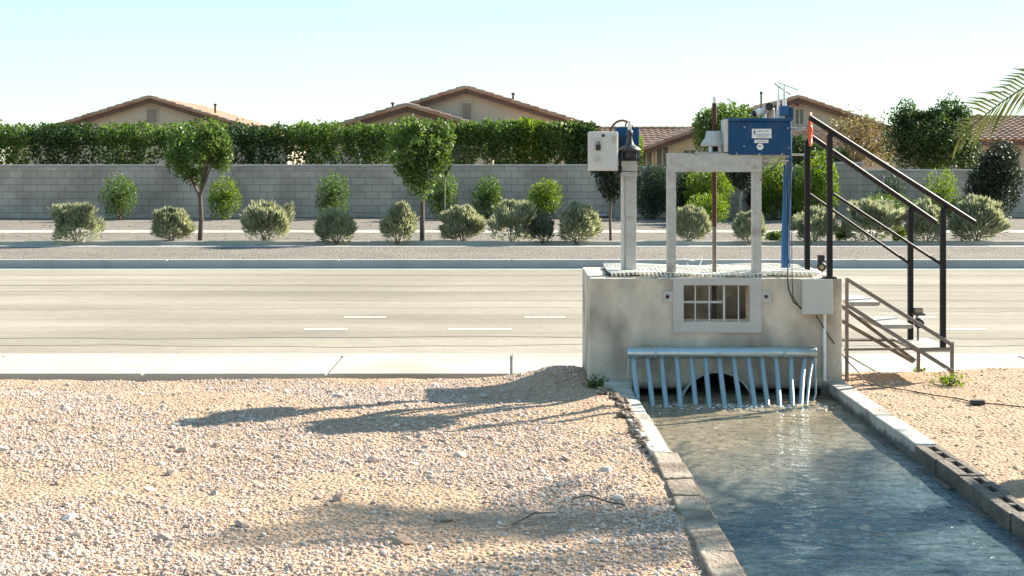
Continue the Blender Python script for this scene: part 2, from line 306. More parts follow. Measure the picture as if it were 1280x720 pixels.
def parent_world(p):
    v = Vector((0, 0, 0))
    while p: v += p.location; p = p.parent
    return v

def npmesh(name, V, Q, m, parent=None, smooth=False, loc=None):
    """V Nx3 world coords; Q Fxk faces"""
    me = bpy.data.meshes.new(name); V = np.asarray(V, dtype=np.float32).copy(); Q = np.asarray(Q, dtype=np.int32)
    if parent: V -= np.array(parent_world(parent), dtype=np.float32)
    if loc is not None: V -= np.array(loc, dtype=np.float32)
    k = Q.shape[1]
    me.vertices.add(len(V)); me.vertices.foreach_set('co', V.ravel())
    me.loops.add(Q.size); me.loops.foreach_set('vertex_index', Q.ravel())
    me.polygons.add(len(Q)); me.polygons.foreach_set('loop_start', np.arange(len(Q), dtype=np.int32) * k)
    me.polygons.foreach_set('loop_total', np.full(len(Q), k, dtype=np.int32))
    me.polygons.foreach_set('use_smooth', np.full(len(Q), smooth))
    me.materials.append(m); me.update(calc_edges=True); me.validate()
    o = bpy.data.objects.new(name, me); COL.objects.link(o)
    if parent: o.parent = parent
    if loc is not None: o.location = loc
    return o

def tag(o, label, cat, group=None):
    o['label'] = label; o['category'] = cat
    if group: o['group'] = group
    return o
def kind(o, k): o['kind'] = k; return o
def thing(name, label, cat, loc, group=None):
    e = bpy.data.objects.new(name, None); COL.objects.link(e); e.location = loc; e.empty_display_size = 0.1
    return tag(e, label, cat, group)
def copy_tree(o, parent=None):
    c = o.copy(); COL.objects.link(c)
    if parent: c.parent = parent
    for ch in list(o.children): copy_tree(ch, c)
    return c
def struct(o): return kind(o, 'structure')
def P3(x, y, Y): return Vector((PX(x, Y), Y, PZ(y, Y)))

# numpy noise
def snoise(P, f, seed=0, octs=3):
    r = np.random.default_rng(seed); out = np.zeros(len(P)); amp = 1.0; tot = 0
    for o in range(octs):
        for k in range(4):
            d = r.normal(size=3); d /= np.linalg.norm(d); ph = r.uniform(0, 6.28)
            out += amp * np.sin(P @ d * f * 6.283 * r.uniform(0.7, 1.3) + ph + 1.3 * np.sin(P @ np.roll(d, 1) * f * 5 + ph * 2))
        tot += amp * 2.2; amp *= 0.5; f *= 2.1
    return out / tot

# ------------------------------------------------------------------ setting: ground sheet
def sstep(a, b, x): t = np.clip((x - a) / (b - a), 0, 1); return t * t * (3 - 2 * t)
def gheight(X, Y):
    z = np.zeros_like(X)
    P = np.stack([X, Y, 0 * X], -1).reshape(-1, 3)
    near = (Y < 12)
    n1 = snoise(P, 0.35, 3).reshape(X.shape); n2 = snoise(P, 2.2, 4).reshape(X.shape)
    left = X < 1.6
    z = z + 0.018 * n1 + 0.008 * n2 - 0.012
    z = z - np.where(left, 0.12 * sstep(9.6, 11.4, Y), 0.09 * sstep(11.2, 11.75, Y))
    z = z + np.where(left, 0.15 * np.exp(-(((X - 0.45) / 0.38) ** 2 + ((Y - 11.2) / 0.7) ** 2)) + 0.04 * np.exp(-(((X - 0.62) / 0.2) ** 2 + ((Y - 9.9) / 0.7) ** 2)), 0.035 * np.exp(-(((X - 4.2) / 0.8) ** 2 + ((Y - 11.1) / 0.5) ** 2)))
    # canal trench
    t = sstep(0.80, 0.86, X) * (1 - sstep(2.37, 2.43, X)) * (Y < 11.6)
    z = z * (1 - t) - 0.62 * t
    z = np.where(Y > 11.66, -0.42, z)
    z = np.where(Y > 13.0, -0.42, z)
    z = np.where(Y > 25.5, -0.16, z)
    z = z + np.where(Y > 36, 0.0, 0)
    return z
xs = np.unique(np.concatenate([np.array([-900, -400, -150, -60, -30, -15, -9]), np.arange(-6, 0.78, 0.045), np.arange(0.78, 0.9, 0.02), np.arange(0.9, 2.34, 0.12),
      np.arange(2.34, 2.46, 0.02), np.arange(2.46, 5.5, 0.04), np.array([5.5, 7, 10, 15, 30, 60, 150, 400, 900])]).round(4))
ys = np.unique(np.concatenate([np.array([-60, -20, -8, -3, 0, 2, 4]), np.arange(4.6, 11.64, 0.045), np.array([11.65, 11.68, 13.0, 20, 25.4, 25.52, 30, 36, 42, 60, 120, 300, 900, 2500])]).round(4))
GX, GY = np.meshgrid(xs, ys); GZ = gheight(GX, GY)
V = np.stack([GX, GY, GZ], -1).reshape(-1, 3); nx = len(xs)
I = (np.arange(len(ys) - 1)[:, None] * nx + np.arange(nx - 1)[None, :]).ravel()
Q = np.stack([I, I + 1, I + nx + 1, I + nx], -1)
struct(npmesh('ground', V, Q, M['dirt'], smooth=True))
def gz(x, y): return float(gheight(np.array([[float(x)]]), np.array([[float(y)]]))[0, 0])

# sidewalk, kerbs, road, verges
def strip(name, y0, y1, z0, z1, m, joints=None, x0=-120, x1=120):
    b = MB()
    if joints:
        x = -24.0; b.box(x0, x - 0.01, y0, y1, z0, z1)
        while x < 24: b.box(x, x + joints - 0.02, y0, y1, z0, z1); x += joints
        b.box(x, x1, y0, y1, z0, z1); b.box(x0, x1, y0 + 0.002, y1 - 0.002, z0, z1 - 0.02)
    else: b.box(x0, x1, y0, y1, z0, z1)
    return struct(b.build(name, m, bevel=0.008 if joints else 0))
strip('sidewalk', 11.74, 12.78, -0.5, -0.1, M['sidewalk'], 1.5)
strip('kerb', 12.79, 12.95, -0.5, -0.1, M['sidewalk'], 3.0)
b = MB(); b.box(-200, 200, 12.951, 25.1, -0.5, -0.25); struct(b.build('road', M['asphalt']))
b = MB(); b.box(-200, 200, 12.951, 13.35, -0.4, -0.246); b.box(-200, 200, 24.72, 25.1, -0.4, -0.246); struct(b.build('gutter', M['curb']))
strip('far_kerb', 25.101, 25.27, -0.5, -0.1, M['curb'], 3.0)
b = MB(); b.box(-200, 200, 25.271, 28.9, -0.4, -0.104); struct(b.build('median_gravel', M['fargravel']))
b = MB(); b.box(-200, 200, 28.901, 29.15, -0.4, -0.10); b.box(-200, 200, 29.151, 30.3, -0.4, -0.155); struct(b.build('drain_channel', M['curb']))
strip('verge_kerb', 30.301, 30.47, -0.5, -0.07, M['sidewalk'], 3.0)
b = MB(); b.box(-200, 200, 30.471, 34.2, -0.4, -0.096); struct(b.build('verge_gravel', M['fargravel']))
strip('far_sidewalk', 34.201, 35.4, -0.5, -0.085, M['sidewalk'], 1.5)
# sloping gravel bed in front of the wall
gx = np.linspace(-60, 60, 241); gy = np.linspace(35.401, 42.3, 24); A, B = np.meshgrid(gx, gy)
Pn = np.stack([A, B, 0 * A], -1).reshape(-1, 3)
Z = -0.09 + 0.06 * sstep(36, 41, B) + 0.02 * snoise(Pn, 0.12, 8).reshape(A.shape)
n_ = len(gx); I = (np.arange(len(gy) - 1)[:, None] * n_ + np.arange(n_ - 1)[None, :]).ravel()
struct(npmesh('planting_bed', np.stack([A, B, Z], -1).reshape(-1, 3), np.stack([I, I + 1, I + n_ + 1, I + n_], -1), M['fargravel'], smooth=True))

# road paint (short white dashes) as marks of the road
b = MB()
for Y, xsx in ((16.05, [(560, 640), (1179, 1233), (380, 434)]), (17.28, [(655, 707), (1140, 1171), (430, 482)])):
    for x0, x1 in xsx: b.box(PX(x0, Y), PX(x1, Y), Y - 0.055, Y + 0.055, -0.2495, -0.245)
struct(b.build('road_markings', M['paint']))
b = MB()
for k, (Y, x0, x1, a) in enumerate([(14.6, -6, 7, 0.01), (15.35, -9, 9, -0.004), (18.3, -9, 12, 0.003), (19.4, -3, 14, 0.0), (20.6, -12, 9, 0.004), (21.7, -10, 12, -0.003), (23.6, -8, 15, 0.0), (17.9, 4.6, 9, 0.05)]):
    n = 40; top = []; w = random.uniform(0.008, 0.022)
    pts = [(x0 + (x1 - x0) * i / n, Y + a * (x1 - x0) * i / n + 0.09 * math.sin(i * 0.35 + k) + 0.04 * math.sin(i * 1.3 + 2 * k) + random.uniform(-.02, .02)) for i in range(n + 1)]
    vs = [(x, y - w, -0.2465) for x, y in pts] + [(x, y + w, -0.2465) for x, y in pts]
    b.add(vs, [(i, i + 1, n + 2 + i, n + 1 + i) for i in range(n)])
M['tar'] = mat('crack_sealer', (0.175, 0.16, 0.135), (0.235, 0.21, 0.18), 0.8, scale=3)
struct(b.build('road_crack_sealing', M['tar']))

# ------------------------------------------------------------------ loose stones
def icosa():
    t = (1 + 5 ** .5) / 2
    v = np.array([(-1, t, 0), (1, t, 0), (-1, -t, 0), (1, -t, 0), (0, -1, t), (0, 1, t), (0, -1, -t), (0, 1, -t), (t, 0, -1), (t, 0, 1), (-t, 0, -1), (-t, 0, 1)], float)
    v /= np.linalg.norm(v[0])
    f = np.array([(0, 11, 5), (0, 5, 1), (0, 1, 7), (0, 7, 10), (0, 10, 11), (1, 5, 9), (5, 11, 4), (11, 10, 2), (10, 7, 6), (7, 1, 8), (3, 9, 4), (3, 4, 2), (3, 2, 6), (3, 6, 8), (3, 8, 9), (4, 9, 5), (2, 4, 11), (6, 2, 10), (8, 6, 7), (9, 8, 1)])
    return v, f
def scatter(name, X, Y, Zb, rad, m, flat=0.7, sink=0.25):
    v, f = icosa(); n = len(X)
    sc = RNG.uniform(0.7, 1.25, (n, 3)) * rad[:, None]; sc[:, 2] *= flat
    vv = v[None] * (1 + RNG.uniform(-0.22, 0.22, (n, 12, 1))) * sc[:, None, :]
    a = RNG.uniform(0, 6.28, n); c, s_ = np.cos(a), np.sin(a)
    tilt = RNG.uniform(-.5, .5, n); ct, st = np.cos(tilt), np.sin(tilt)
    x, y, z = vv[..., 0], vv[..., 1], vv[..., 2]
    x, z = x * ct[:, None] - z * st[:, None], x * st[:, None] + z * ct[:, None]
    x, y = x * c[:, None] - y * s_[:, None], x * s_[:, None] + y * c[:, None]
    W = np.stack([x + X[:, None], y + Y[:, None], z + (Zb + rad * flat * (1 - 2 * sink) * 0.6)[:, None]], -1).reshape(-1, 3)
    Fc = (f[None] + (np.arange(n) * 12)[:, None, None]).reshape(-1, 3)
    return kind(npmesh(name, W, Fc, m), 'stuff')
def gzs(X, Y): return gheight(X[None], Y[None])[0]
n = 150000
Y = 4.9 + (11.65 - 4.9) * RNG.uniform(0, 1, n) ** 1.15; X = RNG.uniform(-1, 1, n)
X = np.where(True, (-0.44 * Y - 0.4) + (0.76 - (-0.44 * Y - 0.4)) * (X * 0.5 + 0.5), X)
keep = ~((X > 0.50) & (Y > 10.4)) & (X < 0.765 - 0.07 * (Y > 8.5))
pn = snoise(np.stack([X, Y, 0 * X], -1), 0.5, 12); keep &= (RNG.uniform(0, 1, n) < np.clip(0.42 + 1.25 * pn, 0.10, 1))
X, Y = X[keep], Y[keep]
rad = np.clip(RNG.lognormal(math.log(0.0054), 0.42, len(X)), 0.003, 0.026)
scatter('crushed_gravel', X, Y, gzs(X, Y), rad, M['stones'])
n = 9000; X = 2.47 + RNG.uniform(0, 1, n) ** 1.2 * 2.6; Y = RNG.uniform(5.5, 11.7, n)
rad = np.clip(RNG.lognormal(math.log(0.006), 0.5, n), 0.002, 0.028); 
kk = RNG.uniform(0, 1, n) < 0.45
scatter('dirt_clods', X[kk], Y[kk], gzs(X[kk], Y[kk]), rad[kk] * 0.8, M['clods'], sink=0.4)
n = 260; t = RNG.uniform(0, 1, n); Y = 10.45 - 2.3 * t ** 1.2; X = 0.735 + 0.06 * t - np.abs(RNG.normal(0, 0.05, n)) * (1 - 0.6 * t)
X = np.where(Y > 9.7, X - 0.03, X)
scatter('mud_clods', X, Y, gzs(X, Y) + 0.006, RNG.uniform(0.008, 0.03, n), M['mud'], sink=0.2)
n = 45; X = RNG.uniform(-3.6, 0.6, n); Y = RNG.uniform(5.6, 10.8, n)
scatter('larger_stones', X, Y, gzs(X, Y), RNG.uniform(0.025, 0.045, n), M['stones'], flat=0.55)

# ------------------------------------------------------------------ canal
WZ = -0.085
wx = np.linspace(0.90, 2.36, 74); wy = np.linspace(1.5, 11.45, 500); A, B = np.meshgrid(wx, wy)
Pn = np.stack([A * 0.7, B, 0 * A], -1).reshape(-1, 3)
Z = WZ + 0.0035 * snoise(Pn, 1.6, 21).reshape(A.shape) + 0.0022 * snoise(Pn, 4.5, 22).reshape(A.shape) + 0.026 * np.exp(-((B - 10.1) / 0.22) ** 2) * snoise(Pn, 5.5, 23).reshape(A.shape)
n_ = len(wx); I = (np.arange(len(wy) - 1)[:, None] * n_ + np.arange(n_ - 1)[None, :]).ravel()
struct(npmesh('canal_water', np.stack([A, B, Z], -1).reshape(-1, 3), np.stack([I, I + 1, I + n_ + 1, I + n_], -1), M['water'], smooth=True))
# foam
n = 420; X = 1.0 + 1.2 * RNG.uniform(0, 1, n); Y = 10.16 - np.abs(RNG.normal(0, 0.13, n)); 
X = np.where(RNG.uniform(0, 1, n) < .5, 1.75 + RNG.normal(0, 0.25, n), X); k = (X > 0.97) & (X < 2.25)
scatter('water_foam', X[k], Y[k], np.full(k.sum(), WZ + 0.002), RNG.uniform(0.003, 0.009, k.sum()), M['foam'], flat=0.5, sink=0.1)

def jitterbox(b, x0, x1, y0, y1, z0, z1, j):
    k = len(b.v); b.box(x0, x1, y0, y1, z0, z1)
    for i in range(k, k + 8):
        v = b.v[i]; b.v[i] = (v[0] + random.uniform(-j, j), v[1] + random.uniform(-j, j), v[2] + random.uniform(-j, j) * (1 if v[2] > z0 + 1e-5 else 0))

t = thing('canal_kerb', 'pale cracked concrete kerb on the left canal edge below the trash rack', 'kerb', (0.82, 9.3, 0))
b = MB()
ysl = np.linspace(10.42, 8.05, 22); L_, R_ = [], []
for y in ysl:
    f = (10.42 - y) / 2.37
    L_.append((0.665 + 0.115 * f + random.uniform(-.008, .008) * (1 if y < 10 else 0), y)); R_.append((0.845 + 0.055 * f + random.uniform(-.006, .006), y))
vs = []; fs = []
for (xl, y), (xr, _) in zip(L_, R_):
    h = 0.012 + random.uniform(-.004, .004)
    vs += [(xl, y, -0.5), (xl, y, h), (xr, y, h - 0.004), (xr + 0.02, y, -0.5)]
for i in range(len(ysl) - 1):
    for j in range(3): fs.append((4 * i + j, 4 * i + j + 1, 4 * i + j + 5, 4 * i + j + 4))
fs += [(0, 1, 2, 3), tuple(4 * (len(ysl) - 1) + q for q in (3, 2, 1, 0))]
b.add(vs, fs); b.build('concrete_strip', M['concrete_light'], t, bevel=0.01)
b = MB(); jitterbox(b, 0.66, 0.86, 10.30, 10.53, -0.3, 0.045, 0.003); b.build('end_slab', M['concrete_light'], t, bevel=0.006)
b = MB(); b.add([(0.84, 10.4, -0.03), (0.90, 7.2, -0.06), (1.07, 7.2, -0.16), (1.04, 10.4, -0.16)], [(0, 1, 2, 3)]); b.add([(0.86, 10.4, -0.3), (0.90, 7.2, -0.3)], [])
b.build('footing', M['concrete_light'], t)

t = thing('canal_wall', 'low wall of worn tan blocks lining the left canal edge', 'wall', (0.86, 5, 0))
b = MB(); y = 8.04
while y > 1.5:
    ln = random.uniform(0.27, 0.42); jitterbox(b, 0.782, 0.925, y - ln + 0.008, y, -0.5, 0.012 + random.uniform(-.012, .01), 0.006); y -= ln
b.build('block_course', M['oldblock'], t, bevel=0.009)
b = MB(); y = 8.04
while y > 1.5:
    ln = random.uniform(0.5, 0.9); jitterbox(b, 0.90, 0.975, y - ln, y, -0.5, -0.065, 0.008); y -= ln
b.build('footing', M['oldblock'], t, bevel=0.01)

t = thing('canal_kerb', 'smooth grey concrete kerb on the right canal edge beside the dirt', 'kerb', (2.38, 9.5, 0))
b = MB(); y = 10.80
for ln in (0.62, 0.5, 0.48, 0.5, 0.42): jitterbox(b, 2.315, 2.445, y - ln + 0.004, y, -0.5, 0.012, 0.003); y -= ln
b.build('concrete_strip', M['concrete_light'], t, bevel=0.008)
YR = y
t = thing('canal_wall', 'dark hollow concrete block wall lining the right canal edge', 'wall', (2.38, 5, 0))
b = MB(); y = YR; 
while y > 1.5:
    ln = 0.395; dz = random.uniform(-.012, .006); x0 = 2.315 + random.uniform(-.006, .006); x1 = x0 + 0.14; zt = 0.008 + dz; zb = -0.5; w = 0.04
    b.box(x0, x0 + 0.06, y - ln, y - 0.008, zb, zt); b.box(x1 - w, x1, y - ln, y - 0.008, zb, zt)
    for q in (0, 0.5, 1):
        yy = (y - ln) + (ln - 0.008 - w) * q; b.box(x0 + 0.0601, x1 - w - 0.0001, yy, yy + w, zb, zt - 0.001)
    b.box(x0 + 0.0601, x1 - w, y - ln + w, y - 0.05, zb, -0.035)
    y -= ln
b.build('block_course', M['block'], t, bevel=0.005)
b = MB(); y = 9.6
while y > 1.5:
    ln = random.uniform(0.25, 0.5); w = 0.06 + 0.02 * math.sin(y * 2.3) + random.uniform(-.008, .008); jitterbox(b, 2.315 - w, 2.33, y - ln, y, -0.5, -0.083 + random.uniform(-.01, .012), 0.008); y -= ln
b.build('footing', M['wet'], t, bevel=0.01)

# ------------------------------------------------------------------ concrete headwall box
BX0, BX1, BY0, BY1, BZ = 0.567, 2.415, 10.53, 11.62, 0.775
hb = thing('gate_box', 'weathered hollow concrete gate box at the head of the canal', 'concrete box', (1.49, 11.0, -0.3))
b = MB(); b.box(BX0, BX1, BY0, BY0 + 0.18, -0.7, BZ); front = b.build('front_wall', M['concrete'], hb)
def cutter(mb):
    o = mb.build('cut', M['concrete']); return o
cut = []
c = MB(); c.box(1.257, 1.737, BY0 - 0.1, BY0 + 0.3, 0.459, 0.722); cut.append(cutter(c))
c = MB(); n = 48; c.add([(1.50 + 0.275 * math.cos(6.2832 * i / n), yy, -0.178 + 0.275 * math.sin(6.2832 * i / n)) for yy in (BY0 - 0.1, BY0 + 0.3) for i in range(n)],
    [tuple(range(n)), tuple(reversed(range(n, 2 * n)))] + [(i, i + n, (i + 1) % n + n, (i + 1) % n) for i in range(n)]); cut.append(cutter(c))
c = MB(); c.box(0.93, 2.26, BY0 - 0.1, BY0 + 0.3, -0.8, -0.032); cut.append(cutter(c))
for c in cut:
    md = front.modifiers.new('b', 'BOOLEAN'); md.operation = 'DIFFERENCE'; md.object = c; md.solver = 'EXACT'
    md = None
bv = front.modifiers.new('bevel', 'BEVEL'); bv.width = 0.008; bv.segments = 2; bv.limit_method = 'ANGLE'; bv.angle_limit = R(50)
bpy.context.view_layer.update()
dg = bpy.context.evaluated_depsgraph_get(); nm = bpy.data.meshes.new_from_object(front.evaluated_get(dg)); front.modifiers.clear(); front.data = nm
for c in cut: bpy.data.objects.remove(c, do_unlink=True)
b = MB(); b.box(BX0, BX0 + 0.16, BY0 + 0.182, BY1, -0.7, BZ - 0.001); b.build('side_wall', M['concrete'], hb, bevel=0.008)
b = MB(); b.box(BX1 - 0.16, BX1, BY0 + 0.182, BY1, -0.7, BZ - 0.001); b.build('side_wall', M['concrete'], hb, bevel=0.008)
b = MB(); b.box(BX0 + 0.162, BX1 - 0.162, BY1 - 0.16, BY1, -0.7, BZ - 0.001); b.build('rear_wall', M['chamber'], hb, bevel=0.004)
b = MB(); b.box(BX0 + 0.162, BX1 - 0.162, BY0 + 0.182, BY1 - 0.162, 0.22, 0.30); b.build('chamber_floor', M['concrete'], hb)
b = MB(); b.lathe((1.50, BY0 - 0.006, -0.178), [(0.262, 0), (0.277, 0), (0.277, 0.16), (0.262, 0.16), (0.262, 0)], axis=(0, 1, 0), n=48)
b.build('culvert_ring', M['galv'], hb)

# opening frame
t = thing('opening_frame', 'flat grey steel frame bolted around the rectangular opening in the concrete', 'steel frame', (1.5, BY0, 0.38))
b = MB(); x0, x1, z0, z1 = 1.175, 1.824, 0.377, 0.778; i0, i1, k0, k1 = 1.254, 1.738, 0.457, 0.725; ya, yb = BY0 - 0.014, BY0 - 0.001
vs = []
for yy in (ya, yb):
    vs += [(x0, yy, z0), (x1, yy, z0), (x1, yy, z1), (x0, yy, z1), (i0, yy, k0), (i1, yy, k0), (i1, yy, k1), (i0, yy, k1)]
fs = []
for i in range(4):
    j = (i + 1) % 4; fs += [(i, j, j + 4, i + 4), (i + 8, i + 12, j + 12, j + 8), (i, i + 8, j + 8, j), (i + 4, j + 4, j + 12, i + 12)]
b.add(vs, fs); b.build('plate', M['plate'], t, bevel=0.002)
for xa, xb in ((1.105, 1.1745), (1.8245, 1.895)):
    c = MB(); c.box(xa, xb, ya, yb, 0.598, 0.682); tb = c.build('mounting_tab', M['plate'], t, bevel=0.002)
    c = MB(); c.lathe(((xa + xb) / 2 - 0.004, ya, 0.642), [(0.0, 0.0), (0.014, 0.0), (0.014, -0.004), (0.008, -0.006), (0.008, -0.016), (0.0, -0.016)], axis=(0, 1, 0), n=12, smooth=False)
    c.build('bolt', M['iron'] if xa > 1.5 else M['rust'], tb)
yb_ = BY0 + 0.02
for px in (869, 886.5, 905, 923):
    c = MB(); x = PX(px, yb_); c.bar((x, yb_, 0.46), (x, yb_, 0.721), 0.008 if px != 905 else 0.014, 0.012, up=(0, 1, 0)); c.build('upright_bar', M['cabinet'], t)
c = MB(); z = PZ(378, yb_); c.bar((1.258, yb_ + .03, z), (PX(904, yb_), yb_ + .03, z), 0.012, 0.016); c.build('cross_bar', M['cabinet'], t)

# top grating
t = thing('metal_grating', 'warped pale steel grating covering the top of the concrete box', 'grating', (1.49, 11.1, BZ))
b = MB(); N = 50
for i in range(N):
    x = 0.74 + (2.24 - 0.74) * i / (N - 1); w = 0.016 * math.sin(i * 0.35) + random.uniform(-.009, .009)
    p = []
    for j in range(6):
        yy = 10.60 + (11.55 - 10.60) * j / 5; p.append((x + 0.05 * j / 5 * 0, yy, BZ + 0.018 + w * math.sin(j * 1.3 + i * .2) * 0.7))
    for a, c in zip(p[:-1], p[1:]): b.bar(a, c, 0.009, 0.02)
b.build('bearing_bars', M['grate'], t)
b = MB()
for j in range(15):
    yy = 10.615 + 0.063 * j; pts = [(0.73 + 1.52 * k / 8, yy + 0.01 * math.sin(k), BZ + 0.030 + 0.010 * math.sin(k * 1.1 + j * .5)) for k in range(9)]
    for a, c in zip(pts[:-1], pts[1:]): b.bar(a, c, 0.022, 0.005)
b.build('cross_bars', M['grate'], t)
b = MB(); b.tube([(1.265, 11.3, BZ + .02), (1.265, 11.3, BZ + 0.085), (1.36, 11.3, BZ + 0.09), (1.42, 11.28, BZ + 0.075), (1.50, 11.3, BZ + 0.11), (1.47, 11.28, BZ + 0.04)], 0.004, 6)
b.tube([(1.35, 11.2, BZ + .02), (1.36, 11.2, BZ + .06), (1.41, 11.2, BZ + .025)], 0.005, 6); b.build('lifting_wire', M['white'], t)
b = MB(); b.bar((0.70, 10.78, BZ + 0.012), (0.93, 10.74, BZ + 0.03), 0.05, 0.012); tag(b.build('wooden_board', M['bark'], None, 0.003), 'dark splintered board lying on the box top beside the left steel post', 'board')

# trash rack
t = thing('trash_rack', 'galvanised trash rack of slanted bars hung from a thick pipe over the culvert', 'trash rack', (1.5, 10.38, 0.25))
YP = 10.40; zc = PZ(441, YP); xl, xr = PX(784, YP), PX(1020, YP)
b = MB(); b.lathe((xl, YP, zc), [(0.0, 0.0), (0.041, 0.0), (0.042, 0.002), (0.042, xr - xl - 0.002), (0.041, xr - xl), (0.0, xr - xl)], axis=(1, 0, 0), n=32); M['header'] = mat('bright_header_pipe', (0.50, 0.57, 0.58), (0.38, 0.46, 0.48), 0.3, 0.75, scale=6, rvar=0.08, c=(0.30, 0.32, 0.31), cthr=0.6)
b.build('header_pipe', M['header'], t)
tops = [792, 809, 827, 845.5, 863.5, 882, 899, 917, 935.6, 952.5, 970, 989, 1006, 1016]
bots = [797, 815, 832, 850, 869, 886, 905, 924, 942.6, 959, 974, 990.5, 1001.6, 1009]
for a, c in zip(tops, bots):
    xt = PX(a, YP); yb2 = 10.13; xb = PX(c, yb2) ; b = MB()
    z0 = zc - 0.040; z1 = PZ(500, yb2); d = Vector((xb, yb2, z1)) - Vector((xt, YP, z0))
    p = Vector((xt, YP, z0)); e = p + d * 1.9
    b.tube([p, p + d * 0.5 + Vector((random.uniform(-.003, .003), 0.01, 0)), p + d, e], 0.0185 if a < 1010 else 0.011, 12); b.build('rack_bar', M['galvblue'], t)
for px in (818, 979):
    x = PX(px, YP); b = MB(); b.lathe((x, YP, zc), [(0.043, 0), (0.0465, 0), (0.0465, 0.012), (0.043, 0.012)], axis=(1, 0, 0), n=24)
    b.box(x, x + 0.012, YP + 0.03, BY0 - 0.001, zc + 0.02, zc + 0.035); b.build('pipe_strap', M['galv'], t)
b = MB(); b.tube([(xl + .006, YP - 0.02, zc - 0.03), (xl + .006, YP - 0.03, -0.03), (xl + .06, YP - 0.10, -0.11), (xl + .07, YP - 0.12, -0.25)], 0.005, 8); b.build('guide_rod', M['galv'], t)
b = MB(); b.tube([(xr - .01, YP - 0.02, zc - 0.03), (xr - .012, YP - 0.04, -0.04), (xr - .05, YP - 0.10, -0.11), (xr - .06, YP - 0.12, -0.25)], 0.008, 8); b.build('guide_rod', M['galvblue'], t)

# ------------------------------------------------------------------ left steel post and its gear
YPst = 10.86
t = thing('steel_post', 'wide galvanised channel post standing on the left of the box top', 'steel post', (PX(786, YPst), YPst, BZ))
xa, xm, xb = PX(776.5, YPst), PX(781.5, YPst), PX(795, YPst); zt = PZ(200, YPst)
b = MB(); b.box(xm, xb, YPst - 0.03, YPst + 0.05, BZ - 0.01, zt); b.build('channel', M['galv'], t, bevel=0.004)
b = MB(); b.box(xa, xm - 0.002, YPst - 0.01, YPst + 0.05, BZ - 0.01, PZ(203, YPst)); b.build('side_flange', M['cabinet'], t, bevel=0.004)
b = MB(); b.box(xa - .004, xb + .004, YPst - 0.045, YPst - 0.0305, PZ(221, YPst), PZ(201, YPst)); br = b.build('top_bracket', M['galv'], t, bevel=0.003)
b = MB(); b.lathe(((xm + .01), YPst - 0.045, PZ(224, YPst)), [(0, -0.012), (0.009, -0.012), (0.009, 0.015), (0, 0.015)], axis=(0, 1, 0), n=8, smooth=False); b.build('bolt', M['galv'], br)
b = MB(); b.box(xa - .03, xb + .03, YPst - 0.06, YPst + 0.08, BZ, BZ + 0.01); b.build('base_plate', M['galv'], t, bevel=0.002)

Ya = 10.95
t = thing('actuator_housing', 'square blue steel housing on top of the left post behind the black cover', 'blue housing', (PX(783, Ya), Ya, PZ(200, Ya)))
b = MB(); b.box(PX(769.5, Ya), PX(798, Ya), Ya - 0.06, Ya + 0.16, PZ(199, Ya), PZ(159, Ya)); b.build('case', M['blue'], t, bevel=0.006)
b = MB(); b.box(PX(767, Ya), PX(799.5, Ya), Ya - 0.13, Ya + 0.1, PZ(199, Ya) - 0.014, PZ(199, Ya) - 0.001); b.build('base_plate', M['iron'], t, bevel=0.002)
b = MB(); b.tube([(PX(775, Ya), Ya - .075, PZ(186, Ya)), (PX(775, Ya), Ya - .085, PZ(172, Ya)), (PX(782, Ya), Ya - .085, PZ(171, Ya))], 0.006, 8); b.build('latch_handle', M['rubber'], t)

Yb = 10.78
cx = PX(787, Yb); z0 = PZ(198, Yb); k = Yb / F
t = thing('gear_cover', 'black bell shaped cast cover with white stem pipe on the left post', 'gear cover', (cx, Yb, z0))
b = MB(); b.lathe((cx, Yb, 0), [(0, PZ(163, Yb)), (4 * k, PZ(163.2, Yb)), (4.2 * k, PZ(168, Yb)), (3.2 * k, PZ(169, Yb)), (3.4 * k, PZ(173, Yb)), (5 * k, PZ(179, Yb)), (6 * k, PZ(181, Yb)), (11 * k, PZ(183.5, Yb)), (14.5 * k, PZ(187, Yb)), (14.6 * k, PZ(188.5, Yb)), (10 * k, PZ(189.2, Yb)), (0, PZ(189.0, Yb))], n=32)
b.build('bell_cover', M['iron'], t)
b = MB(); b.lathe((cx, Yb, 0), [(0, PZ(189, Yb)), (9 * k, PZ(189, Yb)), (9 * k, PZ(198, Yb)), (0, PZ(198, Yb))], n=8, smooth=False); b.build('gear_body', M['rubber'], t)
for s in (-1, 1):
    b = MB(); b.bar((cx + s * 9.5 * k, Yb - .02, PZ(199.5, Yb)), (cx + s * 9.5 * k, Yb - .02, PZ(188.5, Yb)), 0.012); b.build('support_leg', M['iron'], t)
b = MB(); b.lathe((cx, Yb, PZ(166, Yb)), [(0, 0), (2.3 * k, 0), (2.3 * k, 0.082), (2.0 * k, 0.088), (0, 0.088)], n=16); b.build('stem_pipe', M['white'], t)

Yw = 11.16; c0 = P3(778, 172, Yw); rr = 18.5 * Yw / F
t = thing('handwheel', 'faded red spoked handwheel behind the blue housing on the left post', 'handwheel', c0)
b = MB(); ring = [(c0.x + rr * .92 * math.cos(a), c0.y + 0.04 * math.cos(a), c0.z + rr * 1.16 * math.sin(a)) for a in [6.2832 * i / 40 for i in range(41)]]
b.tube(ring, 0.009, 8, cap=False); b.build('rim', M['red'], t)
for a in (1.25, 2.8, 4.4, 5.9):
    b = MB(); b.tube([c0, (c0.x + rr * .92 * math.cos(a), c0.y + 0.04 * math.cos(a), c0.z + rr * 1.16 * math.sin(a))], 0.006, 8); b.build('spoke', M['red'], t)
b = MB(); b.tube([c0 + Vector((0, -0.06, 0)), c0 + Vector((0, 0.02, 0))], 0.02, 12); b.build('hub', M['iron'], t)

